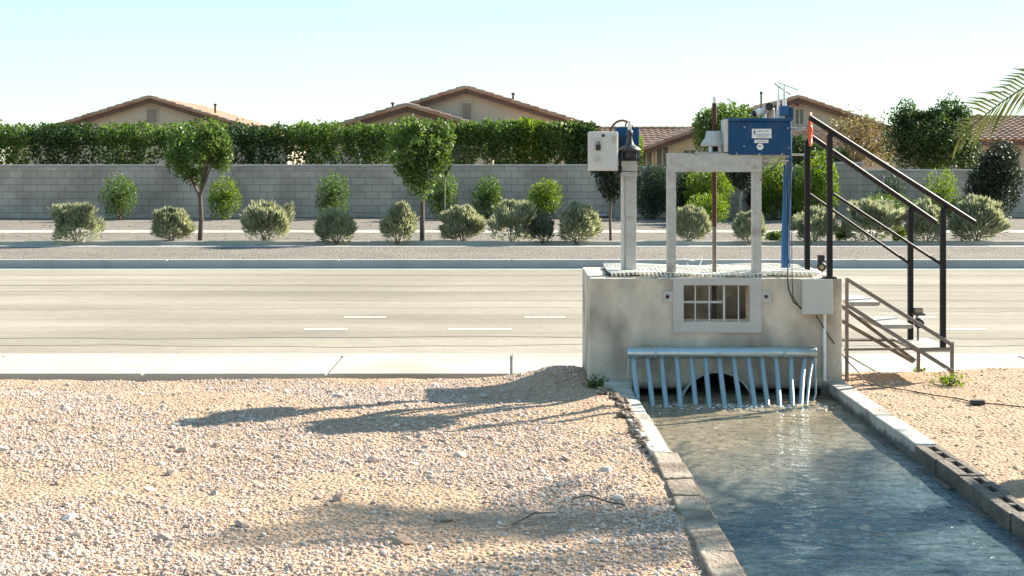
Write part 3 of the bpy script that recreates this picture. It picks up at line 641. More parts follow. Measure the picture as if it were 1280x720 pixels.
Yc = 10.66
t = thing('control_cabinet', 'light grey steel cabinet with black padlock hung left of the post', 'cabinet', (PX(754, Yc), Yc, PZ(214, Yc)))
x0, x1, z0, z1 = PX(741.5, Yc), PX(771, Yc), PZ(213.5, Yc), PZ(164.5, Yc)
b = MB(); b.box(PX(736.5, Yc), PX(773, Yc), Yc + 0.02, Yc + 0.20, z0, z1); b.build('case', M['cabinet'], t, bevel=0.005)
b = MB(); b.box(PX(735.5, Yc), x1 + 0.004, Yc - 0.006, Yc + 0.018, z0 + 0.004, z1 - 0.002); dr = b.build('door', M['cabinet'], t, bevel=0.005)
for za, zb in ((173, 181), (195, 202)):
    b = MB(); b.box(PX(743, Yc), PX(750, Yc), Yc - 0.016, Yc - 0.0065, PZ(zb, Yc), PZ(za, Yc)); b.build('latch', M['galv'], dr, bevel=0.002)
b = MB(); b.box(PX(744.5, Yc), PX(750.5, Yc), Yc - 0.034, Yc - 0.017, PZ(188, Yc), PZ(181, Yc)); b.tube([(PX(746, Yc), Yc - .026, PZ(181, Yc)), (PX(746.2, Yc), Yc - .026, PZ(177.5, Yc)), (PX(748.8, Yc), Yc - .026, PZ(177.5, Yc)), (PX(749, Yc), Yc - .026, PZ(181, Yc))], 0.003, 6)
b.build('padlock', M['rubber'], dr, bevel=0.003)
b = MB(); b.lathe((PX(754, Yc), Yc - 0.008, PZ(169.5, Yc)), [(0, -0.004), (0.011, -0.004), (0.012, 0.001), (0, 0.001)], axis=(0, 1, 0), n=16); b.build('knockout_plug', M['rubber'], dr)
b = MB(); b.box(PX(765, Yc), PX(771, Yc), Yc - 0.015, Yc - 0.0065, PZ(178, Yc), PZ(170, Yc)); b.build('hinge', M['galv'], dr, bevel=0.002)
b = MB(); b.tube([(PX(771, Yc), Yc + .1, PZ(214, Yc)), (PX(773, Yc), Yc + .1, PZ(220, Yc)), (PX(777, Yc), Yc + .15, PZ(214, Yc)), (PX(779, Yc), Yc + .18, PZ(203, Yc))], 0.013, 8); b.build('cable_loop', M['rubber'], t)

# twig-like cable above the cabinet (thin aerial), cable from post to frame
b = MB(); b.tube([P3(776, 214, 10.8), P3(795, 215, 10.76), P3(812, 212, 10.72), P3(834, 206, 10.64)], 0.0035, 6)
tag(b.build('wire', M['cable']), 'thin dark wire strung between the left post and the steel frame', 'wire')

# ------------------------------------------------------------------ centre gate frame
Yf = 10.66
t = thing('steel_gantry', 'grey steel gate frame with two posts and a deep top beam', 'steel frame', (1.49, Yf, BZ))
def chan(xa, xb, name):
    b = MB(); b.box(xa, xb, Yf - 0.03, Yf - 0.022, BZ, PZ(192, Yf)); b.box(xa, xa + 0.008, Yf - 0.0219, Yf + 0.045, BZ, PZ(192, Yf)); b.box(xb - 0.008, xb, Yf - 0.0219, Yf + 0.045, BZ, PZ(192, Yf))
    p = b.build(name, M['galv'], t, bevel=0.002)
    b = MB(); c = ((xa + xb) / 2, Yf - 0.030, PZ(221, Yf)); b.lathe(c, [(0, -0.014), (0.012, -0.014), (0.012, -0.006), (0.019, -0.005), (0.019, -0.0005), (0, -0.0005)], axis=(0, 1, 0), n=12, smooth=False); b.build('bolt', M['galv'], p)
    b = MB(); b.box(xa - 0.025, xb + 0.025, Yf - 0.05, Yf + 0.05, BZ + 0.0005, BZ + 0.009); b.build('foot_plate', M['galv'], p, bevel=0.002)
chan(PX(833.5, Yf), PX(844.5, Yf), 'post'); chan(PX(940, Yf), PX(951, Yf), 'post')
b = MB(); zt, zb = PZ(191.5, Yf), PZ(215, Yf); xa, xb = PX(833, Yf), PX(951.5, Yf)
b.box(xa, xb, Yf - 0.042, Yf - 0.033, zb, zt); b.box(xa, xb, Yf - 0.0329, Yf + 0.05, zt - 0.008, zt); b.box(xa, xb, Yf - 0.0329, Yf + 0.05, zb, zb + 0.008)
b.build('top_beam', M['galv'], t, bevel=0.003)
b = MB(); b.box(PX(951.7, Yf), PX(986, Yf), Yf - 0.02, Yf + 0.06, PZ(196.5, Yf), PZ(194.6, Yf)); b.box(PX(951.7, Yf), PX(985, Yf), Yf - 0.02, Yf + 0.06, PZ(202, Yf), PZ(200, Yf)); b.build('side_bracket', M['galv'], t, bevel=0.001)

Ys = 10.79; sx = PX(893, Ys)
t = thing('lifting_rod', 'tall round gate stem rusty at the top passing through the beam', 'gate stem', (sx, Ys, 0.31))
b = MB(); b.tube([(sx, Ys, 0.80), (sx, Ys, PZ(283, Ys))], 0.016, 16); b.build('lower_shaft', M['stem'], t)
b = MB(); b.tube([(sx, Ys, PZ(283, Ys)), (sx, Ys, PZ(129, Ys))], 0.0175, 16); b.build('rusty_shaft', M['rust'], t)
b = MB(); b.tube([(sx, Ys, PZ(129, Ys)), (sx, Ys, PZ(121, Ys))], 0.013, 16); b.build('end_cap', M['white'], t)
b = MB(); b.tube([(sx, Ys, 0.31), (sx, Ys, 0.80)], 0.0175, 16); b.build('chamber_shaft', M['iron'], t)  # rod section inside the chamber, in a darker iron colour
t = thing('gearbox', 'grey flared gearbox on white legs above the steel beam', 'gearbox', (sx, Ys, PZ(191, Ys)))
k = Ys / F
b = MB(); b.lathe((sx, Ys, 0), [(0, PZ(163.6, Ys)), (9 * k, PZ(163.8, Ys)), (10.5 * k, PZ(165, Ys)), (11.5 * k, PZ(172, Ys)), (16 * k, PZ(178, Ys)), (16.8 * k, PZ(180, Ys)), (16.8 * k, PZ(183, Ys)), (0, PZ(183, Ys))], n=20); b.build('housing', M['plate'], t)
b = MB(); b.box(sx + 8 * k, PX(910, Ys), Ys - 0.05, Ys + 0.06, PZ(183, Ys), PZ(163, Ys)); b.build('drive_arm', M['plate'], t, bevel=0.012)
for dx in (-6, 6):
    b = MB(); b.tube([(sx + dx * k, Ys - 0.05, PZ(183, Ys)), (sx + dx * k, Ys - 0.05, PZ(191, Ys))], 0.0155, 12); b.build('leg', M['white'], t)
b = MB(); b.box(PX(870, Ys), PX(911, Ys), Ys - 0.11, Ys + 0.09, PZ(191.0, Ys), PZ(189.8, Ys)); b.build('base_plate', M['galv'], t, bevel=0.001)

# blue control box
Yq = 10.60
t = thing('control_box', 'large dark blue control box with three white stickers on the beam', 'control box', (PX(950, Yq), Yq, PZ(194, Yq)))
x0, x1, z0, z1 = PX(911.5, Yq), PX(988.5, Yq), PZ(193.5, Yq), PZ(152, Yq)
b = MB(); b.box(x0, x1, Yq, Yq + 0.30, z0, z1); b.build('case', M['blue'], t, bevel=0.005)
b = MB(); b.box(x0 - 0.006, x1 + 0.008, Yq - 0.012, Yq + 0.31, z1 + 0.001, PZ(147.6, Yq)); b.build('lid', M['blue'], t, bevel=0.005)
b = MB(); b.box(x0 - 0.03, x0 - 0.002, Yq + 0.02, Yq + 0.22, PZ(190, Yq), PZ(149, Yq)); b.build('end_plate', M['cabinet'], t, bevel=0.004)
for a, c in ((930.5, 159), (930, 183), (921, 192), (949.5, 192.6), (977.5, 192.4), (986, 184.5), (985, 160)):
    b = MB(); b.lathe((PX(a, Yq), Yq, PZ(c, Yq)), [(0, -0.006), (0.005, -0.005), (0.007, 0), (0, 0)], axis=(0, 1, 0), n=10); b.build('screw', M['galv'], t)
def textobj(body, x, z, y, size, m, parent, name, w=None):
    cu = bpy.data.curves.new(name, 'FONT'); cu.body = body; cu.size = size; cu.extrude = 0.0006; cu.align_x = 'LEFT'
    o = bpy.data.objects.new(name, cu); COL.objects.link(o); bpy.context.view_layer.update()
    me = bpy.data.meshes.new_from_object(o.evaluated_get(bpy.context.evaluated_depsgraph_get())); bpy.data.objects.remove(o, do_unlink=True)
    if w:
        xs_ = [v.co.x for v in me.vertices]; s = w / (max(xs_) - min(xs_))
        for v in me.vertices: v.co.x *= s
    me.transform(Matrix.Rotation(R(90), 4, 'X')); me.materials.clear(); me.materials.append(m)
    o = bpy.data.objects.new(name, me); COL.objects.link(o); o.parent = parent
    o.location = Vector((x, y, z)) - parent_world(parent)
    return o
xa, xb, za, zb = PX(939.8, Yq), PX(964.2, Yq), PZ(172.8, Yq), PZ(161, Yq)
b = MB(); b.box(xa, xb, Yq - 0.003, Yq - 0.0005, za, zb); lb = b.build('sticker', M['white'], t)
b = MB(); b.prism([(xa + .012, zb - .038), (xa + .016, zb - .012), (xa + .020, zb - .009), (xa + .023, zb - .013), (xa + .028, zb - .036), (xa + .022, zb - .036), (xa + .020, zb - .026), (xa + .017, zb - .038)], Yq - 0.0042, Yq - 0.0032); b.build('emblem', M['ink'], lb)
b = MB(); b.prism([(xa + .014, zb - .040), (xa + .05, zb - .042), (xa + .09, zb - .036), (xa + .132, zb - .040), (xa + .132, zb - .0425), (xa + .09, zb - .040), (xa + .05, zb - .046), (xa + .014, zb - .043)], Yq - 0.0042, Yq - 0.0032); b.build('emblem_wave', M['inkblue'], lb)
textobj('Uniflood, LLC', xa + 0.036, zb - 0.020, Yq - 0.0036, 0.014, M['ink'], lb, 'lettering', 0.085)
textobj('Water Saving Technology', xa + 0.042, zb - 0.053, Yq - 0.0036, 0.008, M['inkblue'], lb, 'lettering', 0.085)
b = MB(); b.box(xa + 0.035, xb - 0.03, Yq - 0.0042, Yq - 0.0032, za + 0.009, za + 0.0125); b.build('printed_rule', M['inkgold'], lb)
xa2, xb2, za2, zb2 = PX(942.8, Yq), PX(960.5, Yq), PZ(178.8, Yq), PZ(174.6, Yq)
b = MB(); b.box(xa2, xb2, Yq - 0.003, Yq - 0.0005, za2, zb2); lb2 = b.build('sticker', M['white'], t, bevel=0.002)
b = MB(); b.box(xa2 + 0.02, xb2 - 0.02, Yq - 0.0042, Yq - 0.0032, (za2 + zb2) / 2 - 0.0015, (za2 + zb2) / 2 + 0.0015); b.build('printed_rule', M['ink'], lb2)
c0 = P3(950, 183.4, Yq); b = MB(); b.lathe(c0, [(0, -0.003), (0.0245, -0.003), (0.0245, -0.0005)], axis=(0, 1, 0), n=28, smooth=False); lb3 = b.build('sticker', M['white'], t)
b = MB(); b.box(c0.x - 0.012, c0.x, Yq - 0.0042, Yq - 0.0032, c0.z, c0.z + 0.008); b.box(c0.x + 0.001, c0.x + 0.01, Yq - 0.0042, Yq - 0.0032, c0.z + 0.001, c0.z + 0.006); b.build('emblem', M['ink'], lb3)

# cameras
def camera(name, label, c, ax, ln, r, foot):
    t = thing(name, label, 'security camera', foot, 'security cameras on the control box')
    b = MB(); ax = Vector(ax).normalized(); b.lathe(c, [(0, 0.0), (r * 0.86, 0.0), (r * 0.86, 0.006), (r, 0.004), (r, -0.004), (r * 1.04, -0.006), (r * 1.04, 0.05), (r, 0.055), (r * 0.95, ln), (r * .6, ln + r * .5), (0, ln + r * .6)], axis=-ax, n=24)
    b.build('body', M['white'], t)
    b = MB(); b.lathe(Vector(c) + ax * 0.005, [(0, 0.0), (r * 0.9, 0.0), (r * 0.94, -0.008), (0, -0.008)], axis=ax, n=24); ln_ = b.build('front_glass', M['lens'], t)
    b = MB(); b.lathe(Vector(c) + ax * 0.006, [(0, 0.003), (r * 0.35, 0.003), (r * 0.4, 0.0), (0, 0.0)], axis=ax, n=16); b.build('lens_ring', M['iron'], ln_)
    b = MB(); m_ = Vector(c) - ax * (ln * 0.75); b.tube([m_, (foot[0], foot[1], m_.z - 0.01), foot], 0.009, 8); b.build('bracket', M['white'], t)
camera('security_camera', 'higher white bullet camera with round black lens facing forward', P3(961.5, 133.5, 10.62), (-0.10, -1, 0.02), 0.13, 0.031, tuple(P3(967, 147.5, 10.78)))
camera('security_camera', 'lower white bullet camera with its black lens turned left', P3(943, 142, 10.64), (-0.75, -0.62, -0.22), 0.14, 0.025, tuple(P3(956, 147.5, 10.80)))

Yr = 10.82
t = thing('conduit_riser', 'slim grey capped pipe rising behind the cameras on the blue box', 'pipe', P3(951.5, 148, Yr))
b = MB(); b.tube([P3(951.5, 148, Yr), P3(951.5, 117, Yr)], 0.0075, 10); b.build('pipe', M['stem'], t)
b = MB(); b.tube([P3(951.5, 117.5, Yr), P3(951.5, 114.5, Yr)], 0.011, 10); b.build('cap', M['iron'], t)
Ye = 10.74
t = thing('radio_unit', 'small bright blue radio box above the right end of the control box', 'radio box', P3(981, 148, Ye))
b = MB(); b.box(PX(974.5, Ye), PX(985.5, Ye), Ye - 0.03, Ye + 0.05, PZ(145, Ye), PZ(132.5, Ye)); b.build('case', M['blue2'], t, bevel=0.003)
b = MB(); b.box(PX(985.8, Ye), PX(991, Ye), Ye - 0.02, Ye + 0.07, PZ(150, Ye), PZ(134, Ye)); b.build('side_case', M['blue'], t, bevel=0.004)
b = MB(); b.tube([P3(983, 148, Ye), P3(983, 145, Ye)], 0.008, 8); b.build('mast', M['black'], t)
for (a, y0, y1, nm, lab) in ((973, 147.5, 112, 'antenna', 'white tapered antenna with long cross element left of the blue radio box'), (980.5, 132.5, 107, 'antenna', 'white tapered antenna with slanting cross element on top of the blue radio box')):
    t = thing(nm, lab, 'antenna', P3(a, y0, Ye), 'antennas beside the radio box')
    p, q = P3(a, y0, Ye), P3(a, y1, Ye); b = MB(); b.tube([p, p.lerp(q, .2), q], [0.015, 0.014, 0.005], 12); b.build('radome', M['white'], t)
    b = MB()
    if a < 975: b.bar(P3(968, 104.5, Ye), P3(988, 118.5, Ye + .05), 0.009, 0.006); b.tube([q, P3(973.5, 107.5, Ye + .01)], 0.003, 6)
    else: b.bar(P3(972, 103, Ye), P3(998.5, 112.8, Ye - .05), 0.009, 0.006); b.tube([q, P3(981, 105.6, Ye)], 0.003, 6)
    b.build('cross_element', M['stairs'], t)

# blue wrapped post
Yu = 11.0
t = thing('blue_post', 'bright blue wrapped post hanging down to the grating beside the black rails', 'post', P3(983, 335, Yu))
pts = [P3(986.5, 150, Yu), P3(986.8, 200, Yu), P3(985.5, 240, Yu), P3(984.3, 280, Yu), P3(983.2, 316, Yu)]
b = MB(); b.tube(pts, [0.014, 0.022, 0.024, 0.022, 0.027], 10); b.build('wrap', M['blue2'], t)
b = MB(); b.tube([P3(980.8, 206, Yu - .02), P3(981.2, 240, Yu - .03), P3(980.2, 280, Yu - .02), P3(979.6, 318, Yu - .01)], [0.008, 0.016, 0.018, 0.02], 8); b.build('wrap_fold', M['blue2'], t)
b = MB(); b.tube([P3(982.8, 315, Yu), P3(982.3, 322, Yu), P3(982.2, 334.5, Yu)], [0.03, 0.037, 0.036], 10); b.build('sleeve', M['blue2'], t, bevel=0.004)

# orange handwheel on a horizontal shaft
Yo = 10.70; c0 = P3(1013, 161.5, Yo); rr = 21.5 * Yo / F
t = thing('handwheel', 'orange slotted handwheel seen nearly edge on at the top of the railing', 'handwheel', c0)
ax = Vector((0.968, -0.25, 0.0)).normalized(); u = Vector((0, 0, 1)); w = ax.cross(u)
b = MB(); n = 48
def rp(r, a, h): return c0 + (w * math.cos(a) + u * math.sin(a)) * r + ax * h
b.lathe(c0, [(rr * .80, -0.008), (rr * .97, -0.010), (rr, 0.0), (rr * .97, 0.010), (rr * .80, 0.008), (rr * .80, -0.008)], axis=ax, n=n)
b.build('rim', M['orange'], t)
for i in range(5):
    a0 = 1.57 + i * 6.2832 / 5; b = MB(); vs = []
    for h in (-0.005, 0.005):
        for r, da in ((rr * .16, -0.7), (rr * .83, -0.34), (rr * .83, 0.34), (rr * .16, 0.7)): vs.append(rp(r, a0 + da, h))
    b.add(vs, [(0, 1, 2, 3), (7, 6, 5, 4), (0, 4, 5, 1), (1, 5, 6, 2), (2, 6, 7, 3), (3, 7, 4, 0)]); b.build('spoke', M['orange'], t)
b = MB(); b.lathe(c0, [(0, -0.02), (0.03, -0.02), (0.03, 0.012), (0, 0.012)], axis=ax, n=20); b.build('hub', M['orange'], t)
b = MB(); b.tube([c0 - ax * 0.02, (x1 + 0.004, Yo + 0.05, c0.z + 0.0)], [0.013, 0.017], 12); b.build('shaft', M['plate'], t)
b = MB(); b.tube([P3(989.5, 193.5, 10.75), P3(1005, 193.5, 10.75)], 0.008, 8); tag(b.build('pipe_stub', M['plate']), 'short grey pipe stub at the lower right corner of the control box', 'pipe')

# ------------------------------------------------------------------ railings
def railing(label, Y0, Y1, pl, pr, rs, re, ms, me_):
    t = thing('handrail', label, 'handrail', (PX(pl[0], Y0), Y0, BZ), 'black stair handrails')
    def L(px, py):   # depth runs linearly along the rail
        f = (px - pl[0]) / (pr[0] - pl[0]); Y = Y0 + (Y1 - Y0) * f; return P3(px, py, Y)
    for (px, yt, yb), Y in ((pl, Y0), (pr, Y1)):
        b = MB(); b.bar(P3(px, yb, Y), P3(px, yt, Y), 0.040, 0.040, up=(0, 1, 0)); p = b.build('post', M['black'], t, bevel=0.004)
        b = MB(); rt = L(px + 2, 0); 
        fr = (px - rs[0]) / (re[0] - rs[0]); yr = rs[1] + (re[1] - rs[1]) * fr
        b.tube([P3(px, yt + 2, Y), P3(px, yt - 1.5, Y), P3(px + 6, yr + 6.5, Y)], [0.021, 0.02, 0.016], 10); b.build('rail_bracket', M['black'], p)
    b = MB(); b.tube([L(*rs), L(*re)], 0.021, 16); b.build('top_rail', M['black'], t)
    b = MB(); b.tube([L(*ms), L(*me_)], 0.011, 12); b.build('middle_rail', M['black'], t)
    for (px, yt, yb), Y in ((pl, Y0),):
        b = MB(); b.box(PX(px, Y) - 0.045, PX(px, Y) + 0.045, Y - 0.045, Y + 0.045, BZ, BZ + 0.01); b.build('base_flange', M['black'], t, bevel=0.002)
railing('nearer black steel handrail sloping down from the box front edge', 10.56, 10.80, (1037, 169, 347), (1178.6, 264, 437), (1012.5, 147), (1217.6, 278), (1041, 242), (1176, 330))
railing('farther black steel handrail sloping down behind the orange handwheel', 11.12, 11.30, (1009, 180, 339), (1138, 262, 425), (1014, 171), (1169.6, 278), (1012, 242.5), (1136, 329))

# ------------------------------------------------------------------ stairs
t = thing('metal_stairs', 'grey brown welded metal stairs with three treads beside the box', 'stairs', (2.9, 10.95, 0))
YN, YFa = 10.78, 11.34
def post(px, y0, y1, Y, s=0.024):
    b = MB(); p = P3(px, y1, Y); q = P3(px, y0, Y); p.z = min(p.z, gz(p.x, Y) - 0.01) if y1 > 455 else p.z; b.bar(p, q, s, s, up=(0, 1, 0)); b.build('leg', M['stairs'], t, bevel=0.002)
post(1058.5, 347.5, 474, YN); post(1190, 427, 470, YN + 0.03); post(1148, 436, 461, YFa); post(PX(1058.5, YN) / YFa * F + 640, 350, 461, YFa)
XL, XR = PX(1058.5, YN), PX(1190, YN)
def stringer(za, zb, Y, xa=XL, xb=XR, s=0.026):
    b = MB(); b.bar((xa, Y, za), (xb, Y, zb), s, s * 1.1); b.build('stringer', M['stairs'], t, bevel=0.002)
zu0, zu1 = PZ(349, YN), PZ(431, YN); zl0, zl1 = PZ(381, YN), PZ(464, YN)
stringer(zu0, zu1, YN); stringer(zl0, zl1, YN); stringer(zl0, zl1 , YFa, XL, XR - 0.12)
stringer(PZ(405, YN) - 0.0, PZ(405, YN) - 0.36, YFa - 0.02, XL + 0.02, XR - 0.14)
b = MB(); b.bar((XL - .02, YN, PZ(437, YN)), (XR - .01, YN, PZ(435.5, YN)), 0.02, 0.016); b.build('cross_brace', M['stairs'], t, bevel=0.001)
b = MB(); b.bar((XL, YFa, PZ(437, YN)), (XR - 0.14, YFa, PZ(437, YN)), 0.02, 0.016); b.build('cross_brace', M['stairs'], t, bevel=0.001)
for i, (xa, xb, z) in enumerate(((XL + 0.012, XL + 0.255, 0.575), (XL + 0.24, XL + 0.50, 0.405), (XL + 0.50, XR + 0.0, 0.232))):
    b = MB(); b.box(xa, xb, YN + 0.014, YFa + 0.05, z - 0.006, z); b.box(xa, xa + .01, YN + 0.014, YFa + 0.05, z - 0.022, z - 0.0061); b.box(xb - .01, xb, YN + 0.014, YFa + 0.05, z - 0.022, z - 0.0061); b.box(xa + .011, xb - .011, YN + 0.014, YN + 0.022, z - 0.03, z - 0.0061)
    b.build('tread', M['tread'], t, bevel=0.002)

# spotlights on the farther rail
t = thing('spotlight_pair', 'two small amber glass spotlights on a stake by the lower rail post', 'spotlight', (PX(1148, 11.34), 11.25, 0.2))
Yl = 11.25
b = MB(); b.tube([P3(1147.5, 440, Yl), P3(1147.5, 410, Yl), P3(1145, 398, Yl), P3(1148, 393, Yl)], 0.009, 8); b.build('stake', M['stairs'], t)
b = MB(); b.box(PX(1140.5, Yl), PX(1154, Yl), Yl - 0.06, Yl + 0.04, PZ(393.5, Yl), PZ(391, Yl)); b.box(PX(1142, Yl), PX(1153, Yl), Yl - 0.02, Yl + 0.03, PZ(391, Yl) + .001, PZ(385, Yl)); b.build('square_housing', M['iron'], t, bevel=0.003)
b = MB(); b.box(PX(1143, Yl), PX(1152, Yl), Yl - 0.026, Yl - 0.0205, PZ(390.5, Yl), PZ(386, Yl)); b.build('square_glass', M['lampglass'], t)
c0 = P3(1149, 404.5, Yl - 0.04); b = MB(); b.lathe(c0, [(0.03, -0.005), (0.038, -0.003), (0.040, 0.02), (0.025, 0.06), (0, 0.065)], axis=(0.15, 1, 0.1), n=20); b.build('round_housing', M['iron'], t)
b = MB(); b.lathe(c0, [(0, -0.004), (0.030, 0.0), (0, 0.004)], axis=(0.15, 1, 0.1), n=20); b.build('round_glass', M['lampglass'], t)
Yl = 11.05
t = thing('floodlight', 'small black floodlight standing on the box top between the handrails', 'floodlight', P3(1027.5, 342, Yl))
b = MB(); b.lathe(P3(1027, 334, Yl - .03), [(0.0, 0.012), (0.024, 0.01), (0.03, -0.002), (0.033, 0.0), (0.034, 0.03), (0.02, 0.07), (0, 0.075)], axis=(0.2, 1, 0.25), n=20); b.build('housing', M['rubber'], t)
b = MB(); b.lathe(P3(1027, 334, Yl - .034), [(0.0, 0.0), (0.022, 0.003), (0, 0.009)], axis=(0.2, 1, 0.25), n=20); b.build('glass', M['lampglass'], t)
b = MB(); b.box(PX(1023, Yl), PX(1031, Yl), Yl, Yl + 0.04, PZ(330, Yl), PZ(319, Yl)); b.tube([P3(1028, 332, Yl + .02), P3(1028, 343, Yl + .02)], 0.008, 8); b.build('back_mount', M['rubber'], t, bevel=0.004)

# junction box, conduit and cables
Yj = 10.44
t = thing('junction_box', 'square grey junction box on the right of the concrete face', 'junction box', (PX(1022, Yj), BY0, PZ(393, Yj)))
b = MB(); b.box(PX(1004, Yj), PX(1040.5, Yj), Yj + 0.014, BY0 - 0.001, PZ(392, Yj), PZ(350.5, Yj)); b.build('case', M['jbox'], t, bevel=0.004)
b = MB(); b.box(PX(1003, Yj), PX(1041, Yj), Yj, Yj + 0.013, PZ(393, Yj), PZ(349.5, Yj)); b.build('cover', M['jbox'], t, bevel=0.004)
b = MB(); b.tube([(PX(1033, Yj), BY0 - 0.03, PZ(393, Yj)), (PX(1033, Yj), BY0 - 0.03, 0.03)], 0.0125, 12)
tag(b.build('conduit', M['white']), 'white vertical conduit pipe running down below the junction box', 'conduit')
b = MB(); b.tube([P3(985, 200, 10.9), P3(984.5, 260, 10.86), P3(985.5, 320, 10.8), P3(984.5, 347, 10.49), P3(986, 362, 10.48), P3(992, 377, 10.48), P3(1001, 385, 10.47), P3(1005, 386, 10.46)], 0.0055, 8)
tag(b.build('cable', M['rubber']), 'thick black cable curving into the left side of the junction box', 'cable')
b = MB(); b.tube([P3(988, 200, 10.9), P3(989.5, 260, 10.86), P3(990, 330, 10.7), P3(990.5, 350, 10.49), P3(991, 370, 10.48), P3(999, 384, 10.47)], 0.0035, 8)
tag(b.build('cable', M['rubber']), 'thin straight black cable dropping beside the blue wrapped post', 'cable')
b = MB(); b.tube([P3(976, 198, 10.55), P3(968, 208, 10.6), P3(957, 218, 10.62), P3(950, 226, 10.62)], 0.003, 6)
tag(b.build('cable', M['rubber']), 'short thin wire running down under the control box to the right frame post', 'cable')
pts = [P3(1020, 394, 10.48), P3(1036, 420, 10.5), P3(1058, 450, 10.6), P3(1074, 466, 10.75)]
gp = [(1080, 10.6), (1100, 10.45), (1130, 10.25), (1165, 10.05), (1200, 9.78), (1222, 9.62), (1245, 9.58), (1290, 9.45), (1340, 9.35)]
for px, Yg in gp: pts.append(Vector((PX(px, Yg), Yg, gz(PX(px, Yg), Yg) + 0.012)))
t = thing('extension_cable', 'long dark cable running from the junction box across the dirt', 'cable', pts[4])
b = MB(); b.tube(pts, 0.0045, 6); b.build('cord', M['cable'], t)
c = pts[9]; b = MB(); b.box(c.x - 0.045, c.x + 0.045, c.y - 0.022, c.y + 0.022, c.z - 0.01, c.z + 0.022); b.build('connector', M['cable'], t, bevel=0.006)

# ------------------------------------------------------------------ vegetation
def leafarr(Pn, D, N, Ln, Wd):
    """rhombus leaves"""
    D = D / np.linalg.norm(D, axis=1, keepdims=True); S_ = np.cross(D, N); S_ /= (np.linalg.norm(S_, axis=1, keepdims=True) + 1e-9)
    Ln = Ln[:, None]; Wd = Wd[:, None]
    V = np.stack([Pn, Pn + D * Ln * .5 + S_ * Wd * .5, Pn + D * Ln, Pn + D * Ln * .5 - S_ * Wd * .5], 1).reshape(-1, 3)
    return V, np.arange(len(V)).reshape(-1, 4)

def crown_pts(lobes, n, seed, clump=0.16, cf=1.0, gap=-9, shell=0.35):
    r = np.random.default_rng(seed); out = []; dirs = []
    vol = np.array([l[1][0] * l[1][1] * l[1][2] for l in lobes]) ** 0.67; vol /= vol.sum()
    for (c, rad), fr in zip(lobes, vol):
        m = int(n * fr); d = r.normal(size=(m, 3)); d /= np.linalg.norm(d, axis=1, keepdims=True)
        rr = 1 - np.abs(r.exponential(shell, m)); rr = np.clip(rr, 0.05, 1)
        p = d * np.array(rad); bmp = 1 + clump * snoise(p + np.array(c), cf, seed) + 0.5 * clump * snoise(p + np.array(c), cf * 2.7, seed + 1)
        out.append(np.array(c) + p * (rr * bmp)[:, None]); dirs.append(d)
    P_ = np.concatenate(out); D_ = np.concatenate(dirs)
    if gap > -9:
        k = snoise(P_, cf * 1.2, seed + 5) > gap; P_, D_ = P_[k], D_[k]
    return P_, D_, r

def crown(name, lobes, n, size, m, parent, seed, aspect=0.55, upright=0.0, loc=None, **kw):
    P_, D_, r = crown_pts(lobes, n, seed, **kw); k = len(P_)
    ax = r.normal(size=(k, 3)) + D_ * 0.6 + np.array([0, 0, upright]); N = r.normal(size=(k, 3)) + D_ * 0.8
    s = size * r.uniform(0.6, 1.3, k); V, Q = leafarr(P_, ax, N, s, s * aspect)
    return npmesh(name, V, Q, m, parent, loc=loc)

def shrub(name, label, cat, px, py_base, py_top, w, Y, m, n=2600, size=0.07, aspect=0.5, upright=0.3, group=None, stems=True, seed=0, zb=None, fat=0.42, **kw):
    zb = (-0.09 + 0.06 * float(sstep(36, 41, np.array(Y)))) if zb is None else zb
    x = PX(px, Y); zt = PZ(py_top, Y); h = zt - zb; rx = w * Y / F / 2
    t = thing(name, label, cat, (x, Y, zb), group)
    lobes = [((x, Y, zb + h * 0.5), (rx, rx, h * 0.5)), ((x - rx * .3, Y - rx * .25, zb + h * fat), (rx * .68, rx * .68, h * fat)), ((x + rx * .35, Y - rx * .1, zb + h * 0.55), (rx * .62, rx * .62, h * .42))]
    crown('foliage', lobes, n, size, m, t, seed + int(px), aspect, upright, **kw)
    if stems:
        b = MB()
        for k in range(5):
            a = k * 1.3 + px; b.tube([(x + .03 * math.cos(a), Y + .03 * math.sin(a), zb - .05), (x + rx * .5 * math.cos(a), Y + rx * .5 * math.sin(a), zb + h * .6)], [0.016, 0.006], 5)
        b.build('stems', M['bark'], t)
    return t

# sage bushes: three different meshes, copied and resized
def sage_mesh(seed, m):
    r = np.random.default_rng(seed); n = 11000
    d = r.normal(size=(n, 3)); d[:, 2] = np.where(d[:, 2] < -0.55, -d[:, 2], d[:, 2]); d /= np.linalg.norm(d, axis=1, keepdims=True)
    rr = 0.40 * (1 - np.clip(r.exponential(0.17, n), 0, 0.85)); bmp = 1 + (0.28 + 0.14 * m) * snoise(d, 0.6, seed) + 0.16 * snoise(d, 2.0, seed + 2)
    P_ = d * (rr * bmp)[:, None]; P_[:, 2] = P_[:, 2] * 1.0 + 0.36
    P_[:, 2] = np.maximum(P_[:, 2], 0.01)
    ax = d * 0.9 + np.array([0, 0, 0.9]) + r.normal(size=(n, 3)) * 0.25
    L_ = r.uniform(0.08, 0.19, n); V, Q = leafarr(P_, ax, r.normal(size=(n, 3)), L_, L_ * 0.17 + 0.006)
    if m:      # gaps between the tufts
        kp = snoise(P_, 2.6, seed + 9) > (-0.35 if m == 1 else -0.15); V = V.reshape(-1, 4, 3)[kp].reshape(-1, 3); Q = np.arange(len(V)).reshape(-1, 4)
    return V, Q
SAGE = []
SM = [sage_mesh(31, 0), sage_mesh(47, 0), sage_mesh(65, 0), sage_mesh(82, 1), sage_mesh(93, 2), sage_mesh(118, 1), sage_mesh(131, 2)]
